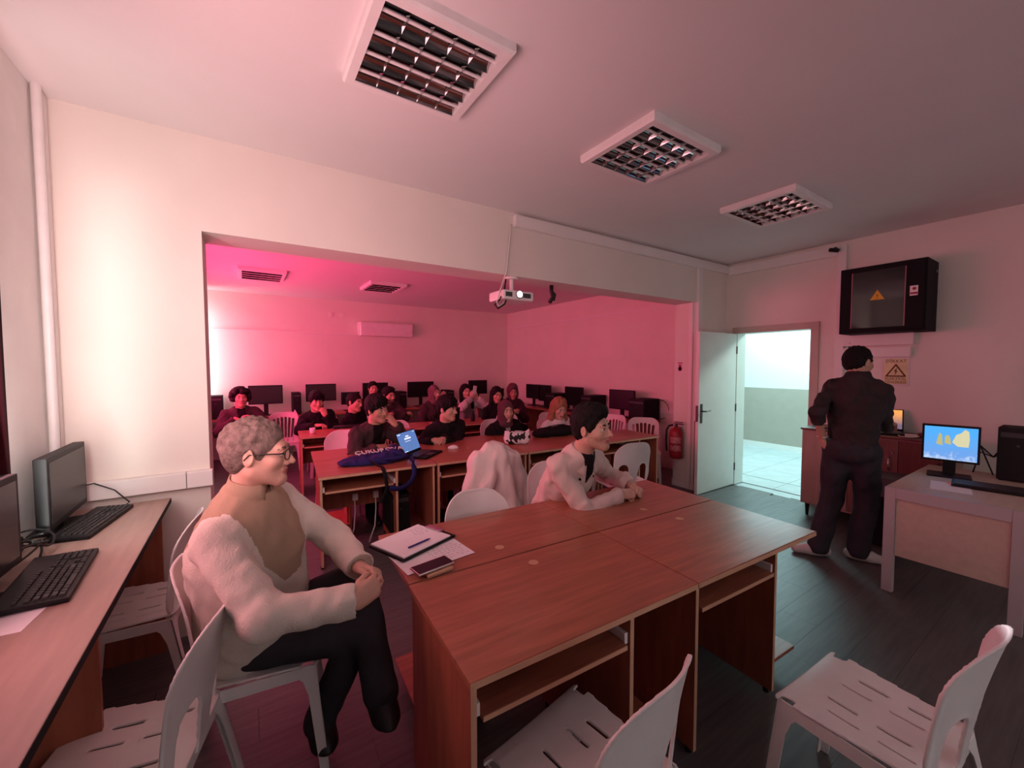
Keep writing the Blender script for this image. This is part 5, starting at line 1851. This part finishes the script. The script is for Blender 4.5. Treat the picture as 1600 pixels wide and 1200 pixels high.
    body = mesh_obj(name, V, Fq, [skin, 'lips', 'stubble' if beard == 1 else 'beard'], None, True, MI)
    body.location = (loc[0], loc[1], 0)
    body.rotation_euler = (0, 0, th)
    tag(body, label, 'person', group)
    mesh_obj('top_garment', tv, tf, tm, body, True, tmi)
    mesh_obj('trousers', pv_, pf_, trousers, body)
    # hair
    if hair:
        v, f = hair_mesh(hair, max(hm, 0.0042), seed, nh)
        o = mesh_obj('headscarf' if hair == 'hijab' else 'hood' if hair == 'hood' else 'hair', (v * hs) @ RH.T + H_, f, hairmat, body)
    # eyes, brows
    for sx in (-1, 1):
        def hp(p): return RH @ (vec(*p) * hs) + H_
        mb = MB()
        c = hp((sx * 0.0315, 0.0805, 0.002))
        rr = 0.0118 * hs
        mb.lathe([(rr * math.sin(PI * i / 10) + 1e-5, -rr * math.cos(PI * i / 10)) for i in range(11)], 14, 0, Matrix.Translation(Vector(c)) @ Matrix(RH.tolist()).to_4x4() @ Matrix.Rotation(R(-90), 4, 'X'))
        e = mb.build('eye', 'eye_white', body)
        mi_ = MB()
        ri = rr * 0.58
        mi_.lathe([(0.0004, rr * 1.045), (ri * 0.6, rr * 0.99), (ri, rr * 0.80)], 12, 0, Matrix.Translation(Vector(c)) @ Matrix(RH.tolist()).to_4x4() @ Matrix.Rotation(R(-90), 4, 'X'))
        mi_.build('iris', 'iris', e)
        lid_ = MB()
        ptsl = [hp((sx * x, y, z)) for x, y, z in ((0.017, 0.089, 0.006), (0.026, 0.0935, 0.0125), (0.036, 0.0915, 0.0125), (0.046, 0.082, 0.006))]
        lid_.tube(ptsl, [0.0022, 0.0035, 0.0035, 0.002], 6).build('eyelid', skin, e)
        br = MB()
        ptsb = [hp((sx * x, y, z)) for x, y, z in ((0.013, 0.0935, 0.021), (0.024, 0.0945, 0.0255), (0.038, 0.0885, 0.026), (0.050, 0.076, 0.019))]
        br.tube(ptsb, [0.0035, 0.0046, 0.0040, 0.0018], 6).build('eyebrow', 'brow_grey' if hairmat == 'hair_grey' else 'brow_dark', body)
    # shoes
    for s, (hip, K, A, fd) in lg.items():
        c = vec(A[0], A[1], max(A[2], 0.07))
        dz = c[2] - 0.085
        f3 = vec(fd[0], fd[1], fd[2] if abs(fd[2]) > 0.05 else 0.0)
        f3 = f3 / np.linalg.norm(f3)
        g3 = SDF(c - 0.30, c + 0.30, 0.008 if fine else 0.012)
        hl = c + vec(0, 0, -0.040) - f3 * 0.055
        toe = c + f3 * 0.155 + vec(0, 0, -0.050)
        g3.cap(hl, c + f3 * 0.06 + vec(0, 0, -0.035), 0.042, 0.046, 0.02).cap(c + f3 * 0.05 + vec(0, 0, -0.038), toe, 0.046, 0.034, 0.03).cap(c, c + vec(0, 0, -0.03), 0.046, 0.050, 0.03)
        g3.plane(c + vec(0, 0, -0.083), (0, 0, -1))
        v, f = g3.mesh()
        mi3 = (v[f].mean(1)[:, 2] < c[2] - 0.062).astype(int)
        mesh_obj('shoe', v, f, [shoes, 'shoe_sole' if shoes == 'shoe_white' else shoes], body, True, mi3)
    return body, info


# ---- 1: man in the cream fleece, front left
def fleece_fn(c, q):
    rel = c - q['P']
    up = rel @ q['ax'] / q['TL']
    side = np.abs((c - q['bust']) @ q['rt'])
    front = (c - q['bust']) @ q['fr']
    lim = np.where(front > 0, 0.53, 0.58)
    sl = np.where(front > 0, np.minimum(0.055 + 0.36 * np.maximum(up - 0.53, 0), 0.118), 0.130)
    return ((up > lim) & (side < sl) & (np.abs(front) < 0.22)).astype(np.int32)


def fleece_extra(g, q):
    N, ax, fr, rt = q['N'], q['ax'], q['fr'], q['rt']
    g.cap(N + fr * 0.060 - ax * 0.05 + rt * 0.02, N + fr * 0.055 + ax * 0.03 + rt * 0.040, 0.012, k=0.01)
    g.cap(N + fr * 0.060 - ax * 0.05 - rt * 0.02, N + fr * 0.055 + ax * 0.03 - rt * 0.040, 0.012, k=0.01)


f1 = (0.80, -0.60)
p1, q1 = person('person', 'seated man with grey curly hair and glasses, cream fleece with tan yoke', (-0.015, 1.945), f1, (0.032, 1.755, 1.300), (14, -3, 0), look=74, arml=1.06,
                top='fleece_cream', trousers='trouser_grey', hair='grey', hairmat='hair_grey', skin='skin_light', fine=2, hs=0.99, puff=0.014, belly=0.22, collar_h=0.02, tr=1.14, tfl=0.90,
                top_fn=fleece_fn, top_mats=['fleece_cream', 'fleece_tan'], extra=fleece_extra, neck=(-0.005, 1.80, 1.125), wr=0.0032, seed=4, sh=0.152,
                hands={'R': ((0.305, 1.465, 0.795), (-0.5, -0.75, -0.7), (0.75, 0.35, 0.12), (-0.2, 0.85, -0.45), 0.45, 0.35),
                       'L': ((0.365, 1.665, 0.810), (0.6, 0.5, -0.6), (0.45, -0.75, 0.0), (-0.55, -0.35, -0.75), 0.45, 0.4)},
                legs={'R': ((0.225, 1.80, 0.15), (0.8, -0.5, 1), (0.1, -0.75, -0.55)), 'L': ((0.405, 1.54, 0.37), (0.3, 0.3, 1), (0.05, -0.8, -0.5))}, pz=0.545)
RH1 = q1['RH']


def hp1(p):
    return Vector(RH1 @ (vec(*p) * 0.99) + q1['H'])


gl = empty('glasses', (0, 0, 0), 0)
gl.parent = p1
for sx in (-1, 1):
    ring = [hp1((sx * 0.033 + 0.025 * math.cos(a), 0.108 - 0.006 * abs(math.cos(a)) * (1 if sx * math.cos(a) > 0 else 0), 0.0 + 0.020 * math.sin(a))) for a in [i / 20 * 2 * PI for i in range(21)]]
    MB().tube(ring, 0.0022, 6).build('rim', 'glasses', gl)
    n_ = 20
    MB().add([hp1((sx * 0.033, 0.107, 0))] + ring[:20], [(0, 1 + i, 1 + (i + 1) % 20) for i in range(20)], 0, True).build('lens', 'lens_glass', gl)
    MB().tube([hp1((sx * 0.058, 0.103, 0.008)), hp1((sx * 0.073, 0.088, 0.009)), hp1((sx * 0.082, 0.03, 0.010)), hp1((sx * 0.084, -0.005, 0.008)), hp1((sx * 0.084, -0.022, -0.012))], 0.0026, 6).build('temple', 'glasses', gl)
MB().tube([hp1((-0.009, 0.108, 0.004)), hp1((0, 0.112, 0.008)), hp1((0.009, 0.108, 0.004))], 0.0022, 6).build('bridge', 'glasses', gl)
zp = MB().tube([Vector(q1['N'] + q1['fr'] * 0.085 - q1['ax'] * 0.02), Vector(q1['N'] + q1['fr'] * 0.135 - q1['ax'] * 0.12), Vector(q1['N'] + q1['fr'] * 0.165 - q1['ax'] * 0.25)], 0.004, 6)
zp.build('zipper', 'shirt_white', p1)



def collar_mesh(parent, q, r0, h0, r1, h1, gap, m_, back=0.0):
    N, rt, fr = q['N'], q['rt'], q['fr']
    ax = (q['H'] - N) / np.linalg.norm(q['H'] - N) * 0.6 + q['ax'] * 0.4
    vs, fs = [], []
    n = 26
    for i in range(n + 1):
        a = R(gap) + (2 * PI - 2 * R(gap)) * i / n
        u = rt * math.sin(a) + fr * math.cos(a)
        fa = max(0.0, math.cos(a))
        for k in range(4):
            s_ = k / 3
            r = r0 + (r1 - r0) * s_ + 0.022 * fa * s_
            vs.append(N + u * r + ax * (h0 + (h1 - h0) * s_ - 0.035 * fa * (0.4 + s_)) - fr * back)
    for i in range(n):
        for k in range(3):
            fs.append((i * 4 + k, i * 4 + k + 1, i * 4 + k + 5, i * 4 + k + 4))
    o = mesh_obj('collar', np.array(vs), fs, m_, parent)
    sm = o.modifiers.new('s', 'SOLIDIFY')
    sm.thickness = 0.006
    sm.offset = 0
    return o


collar_mesh(p1, q1, 0.066, 0.092, 0.084, -0.010, 14, 'fleece_tan')

# ---- 2: man in the pink-beige jacket at the table
def jacket_fn(c, q):
    rel = c - q['N']
    up = rel @ q['ax']
    side = rel @ q['rt']
    front = rel @ q['fr']
    return ((front > 0.02) & (front < 0.16) & (np.abs(side) < 0.012 + 0.30 * np.maximum(up + 0.135, 0)) & (up > -0.14) & (up < 0.05)).astype(np.int32)


def jacket_extra(g, q):
    N, ax, fr, rt = q['N'], q['ax'], q['fr'], q['rt']
    for s in (-1, 1):
        g.cap(N + rt * s * 0.062 + ax * 0.02 - fr * 0.02, N + rt * s * 0.075 + fr * 0.075 - ax * 0.065, 0.013, 0.010, 0.008)
        g.cap(N + rt * s * 0.050 + fr * 0.055 - ax * 0.01, N + rt * s * 0.092 + fr * 0.070 - ax * 0.075, 0.010, 0.008, 0.01)
        g.cap(N + rt * s * 0.055 + fr * 0.070 - ax * 0.075, N + rt * s * 0.012 + fr * 0.118 - ax * 0.17, 0.008, 0.008, 0.012)


f2 = (0.10, -0.995)
p2, q2 = person('person', 'dark-haired man in a pink-beige jacket, fists on the table', (1.77, 2.25), f2, (1.785, 1.815, 1.232), (0, 2, 4), look=63,
                top='jacket_beige', hair='quiff', skin='skin_light', beard=1, fine=2, hs=1.10, puff=0.016, top_fn=jacket_fn, top_mats=['jacket_beige', 'shirt_black'],
                extra=jacket_extra, seed=9, wr=0.0050, armr=0.93, sh=0.170, neck=(1.790, 1.905, 1.060), arml=1.04,
                hands={'R': ((1.985, 1.750, 0.800), (-0.3, -0.3, -1), (0.9, -0.25, -0.05), (0.0, 0.45, -0.9), 0.9, 0.8),
                       'L': ((2.160, 1.815, 0.805), (1, 0.3, -0.7), (-0.15, -0.98, -0.05), (-0.6, 0, -0.8), 0.9, 0.8)})
collar_mesh(p2, q2, 0.066, 0.040, 0.112, -0.030, 20, 'jacket_beige')
for s in (-1, 1):
    b_ = MB().cyl(Vector(q2['N'] + q2['rt'] * s * 0.062 + q2['fr'] * 0.108 - q2['ax'] * 0.108), Vector(q2['N'] + q2['rt'] * s * 0.062 + q2['fr'] * 0.122 - q2['ax'] * 0.108), 0.007, n=10)
    b_.build('button', 'shirt_black', p2)

# ---- 3: standing man at the sideboard
f3 = (0.985, 0.10)


def tee_extra(g, q):
    pass


p3, q3 = person('person', 'standing man in dark clothes with his back turned, by the sideboard', (4.13, 1.225), f3, (4.270, 1.235, 1.640), (-28, -8, 0),
                top='shirt_dark', trousers='trouser_grey', shoes='shoe_white', hair='short', fine=2, hs=1.03, pz=0.93, puff=0.012, armr=0.84, seed=13, wr=0.006, neck=(4.205, 1.215, 1.505), sh=0.165, legr=1.22,
                hands={'L': ((4.06, 1.395, 0.985), (-1, 0.1, -0.1), (0.15, -0.25, -0.95), (0.3, -0.9, 0), 0.35, 0.3),
                       'R': ((4.58, 1.10, 1.12), (0.0, 0.0, -1), (0.95, 0.1, -0.1), (0, 0, -1), 0.3, 0.3)}, sleeve=0.17,
                legs={'L': ((4.03, 1.395, 0.085), (1, 0, 0.0), (-0.45, 0.65, 0)), 'R': ((4.215, 1.175, 0.085), (1, 0, 0), (0.35, -0.9, 0))})
MB().tube([Vector(q3['arms']['L'][2] + vec(0.036 * math.cos(a), 0.036 * math.sin(a), 0.03)) for a in [i / 16 * 2 * PI for i in range(17)]], 0.007, 6).build('wristband', 'shirt_white', p3)

# ---- the audience in the back
gP = 'students seated in the pink back room'
DN = (0, 0, -1)


def two(x, y, z, sp=0.05, curl=0.6):
    """both hands together in front"""
    return {'R': ((x - sp, y, z), (-1, 0.4, -0.8), (0.85, -0.5, 0), (0.3, 0.3, -0.9), curl, 0.6), 'L': ((x + sp, y, z), (1, 0.4, -0.8), (-0.85, -0.5, 0), (-0.3, 0.3, -0.9), curl, 0.6)}


S0 = (0.10, -0.995)
# the curly-haired man leaning back
person('person', 'curly-haired man in a brown jacket over black, back left', (-0.06, 7.30), (0.12, -0.99), (-0.068, 7.15, 1.155), (6, 0, 0), look=6, top='shirt_brown', hair='curly', hairmat='hair_black',
       beard=0, fine=0, puff=0.02, hs=1.08, group=gP, seed=3, sh=0.19,
       top_fn=lambda c, q: (((c - q['N']) @ q['fr'] > 0.0) & (np.abs((c - q['N']) @ q['rt']) < 0.05 + 0.0 * c[:, 0]) & ((c - q['N']) @ q['ax'] > -0.42)).astype(np.int32), top_mats=['shirt_brown', 'shirt_black'],
       hands={'R': ((-0.13, 6.98, 0.86), (-1, 0.3, -0.7), (0.6, -0.6, -0.5), (0.2, 0.2, -0.9), 0.3, 0.3), 'L': ((0.05, 6.96, 0.86), (1, 0.3, -0.7), (-0.5, -0.6, 0.5), (0, -0.2, -0.9), 0.3, 0.3)})
person('person', 'man in black with tousled black hair, hand raised to his mouth', (0.93, 6.66), (0.05, -1), (0.858, 6.50, 1.100), (6, -4, 0), look=14, top='shirt_black', hair='mop', fine=0, hs=1.12, puff=0.025, group=gP, seed=5,
       hands={'L': ((0.945, 6.33, 0.915), (0.5, -0.3, -1), (-0.35, 0.35, 0.85), (-0.3, 0.9, 0.1), 0.5, 0.4), 'R': ((0.80, 6.12, 0.80), (-1, -0.1, -0.6), (0.8, -0.6, 0.1), (0, 0, -1), 0.4, 0.4)})
person('person', 'young man in black half hidden behind the chin-resting man', (1.42, 6.50), (0.5, -0.86), (1.325, 6.20, 1.090), (-8, -6, 0), look=48, top='shirt_black', hair='short', fine=0, hs=1.08, group=gP, seed=6)
person('person', 'farthest young man, only his head above the others at the back wall', (1.95, 7.72), S0, (1.951, 7.60, 1.205), (14, 0, 0), look=14, top='shirt_black', hair='short', fine=0, hs=1.02, group=gP, seed=7)
person('person', 'bearded man in a dark sweater with folded arms', (2.03, 6.92), (0.2, -0.98), (1.985, 6.75, 1.120), (16, -3, 0), look=36, top='shirt_maroon', hair='quiff', beard=2, fine=0, hs=1.10, puff=0.025, group=gP, seed=8,
       hands={'R': ((2.20, 6.55, 0.83), (-1, -0.3, -0.5), (1, 0.1, 0), (0, 0.4, -0.9), 0.4, 0.4), 'L': ((1.95, 6.50, 0.84), (1, -0.3, -0.5), (-1, -0.1, 0), (0, 0.4, -0.9), 0.4, 0.4)})
person('person', 'man in a maroon cardigan resting his chin on his hand', (1.02, 4.66), (0.35, -0.94), (1.135, 4.29, 1.165), (24, -4, 6), look=42, top='shirt_maroon', hair='mop', beard=1, fine=1, hs=1.10, puff=0.018, group=gP, seed=10, sh=0.18,
       top_fn=lambda c, q: (((c - q['N']) @ q['fr'] > 0.03) & (np.abs((c - q['N']) @ q['rt']) < 0.055)).astype(np.int32), top_mats=['shirt_maroon', 'shirt_black'],
       hands={'R': ((1.10, 4.13, 0.800), (-1, 0.2, -0.5), (0.93, 0.30, -0.05), (0, 0.3, -0.95), 0.7, 0.6), 'L': ((1.285, 4.17, 1.015), (0.8, -0.5, -0.9), (-0.45, 0.35, 0.80), (-0.55, 0.75, 0.1), 0.45, 0.3)})
person('person', 'smiling woman in a brown headscarf raising her hand', (2.66, 6.55), (0.2, -0.98), (2.645, 6.40, 1.160), (14, 0, 0), look=36, top='shirt_maroon', hair='hijab', hairmat='scarf_brown', skin='skin_light', female=True, fine=0, hs=1.02, puff=0.02, group=gP, seed=11,
       hands={'L': ((2.765, 6.28, 1.07), (1, -0.2, -0.8), (-0.1, 0.0, 1), (0, -1, 0), 0.4, 0.4)})
person('person', 'smiling young man in a black hoodie, hands clasped on the desk', (2.07, 4.68), (-0.1, -0.995), (1.985, 4.42, 1.105), (48, -2, 0), look=58, top='shirt_black', hair='mop', skin='skin_light', fine=1, hs=1.12, puff=0.024, group=gP, seed=12,
       hands=two(1.78, 4.19, 0.795, 0.055, 0.6))
person('person', 'long-haired woman in white and grey holding up a phone', (3.34, 6.58), (0.0, -1), (3.235, 6.40, 1.165), (20, 0, 4), look=20, top='shirt_grey', hair='long', hairmat='hair_black', skin='skin_light', female=True, fine=0, hs=1.02, puff=0.018, group=gP, seed=14,
       top_fn=lambda c, q: ((np.abs((c - q['bust']) @ q['rt']) > 0.10)).astype(np.int32), top_mats=['shirt_grey', 'shirt_white'],
       hands={'R': ((3.255, 6.20, 1.07), (-1, 0, -0.8), (0.2, -0.1, 0.9), (0.3, 0.9, 0), 0.5, 0.5), 'L': ((3.36, 6.22, 1.05), (1, 0, -0.8), (-0.25, -0.1, 0.9), (-0.3, 0.9, 0), 0.4, 0.4)})
pf = MB().box((-0.036, -0.004, -0.072), (0.036, 0.004, 0.072), bev=0.003).build('smartphone', 'shirt_white')
pf.location = (3.295, 6.175, 1.20); pf.rotation_euler = (0, R(12), R(10))
MB().cyl((-0.02, -0.0055, 0.05), (-0.02, -0.004, 0.05), 0.007, n=12).build('camera_lens', 'black_plastic', pf)
tag(pf, 'white phone held up by the long-haired woman', 'phone')
person('person', 'dark-haired woman leaning low, behind the headscarfed woman in black', (3.50, 5.78), (-0.1, -1), (3.40, 5.62, 1.150), (10, -10, 0), look=20, top='shirt_black', hair='long', female=True, fine=0, hs=1.0, group=gP, seed=15)
person('person', 'woman in a dark headscarf and black jacket near the pouch', (2.80, 4.50), (0.0, -1), (2.735, 4.30, 1.045), (26, 0, 0), look=24, top='shirt_black', hair='hijab', hairmat='scarf_plum', skin='skin_light', female=True, fine=1, hs=1.08, puff=0.026, group=gP, seed=16,
       top_fn=lambda c, q: (((c - q['N']) @ q['fr'] > 0.03) & (np.abs((c - q['N']) @ q['rt']) < 0.03) & ((c - q['N']) @ q['ax'] > -0.20)).astype(np.int32), top_mats=['shirt_black', 'shirt_grey'])
person('person', 'woman with a plum hood looking down, far right of the back row', (4.06, 6.28), (-0.15, -0.99), (4.03, 6.10, 1.150), (12, -12, 0), look=8, top='shirt_plum', hair='hood', hairmat='scarf_plum', female=True, fine=0, hs=1.06, puff=0.03, group=gP, seed=17,
       hands=two(3.95, 5.90, 0.83, 0.06, 0.5))
person('person', 'woman with long fair hair in white, looking down at her desk', (3.52, 4.33), (0.05, -1), (3.47, 4.13, 1.055), (14, -22, 0), look=26, top='shirt_white', hair='long', hairmat='hair_fair', skin='skin_light', female=True, fine=1, hs=1.10, puff=0.014, group=gP, seed=18,
       hands=two(3.62, 3.98, 0.83, 0.06, 0.5))
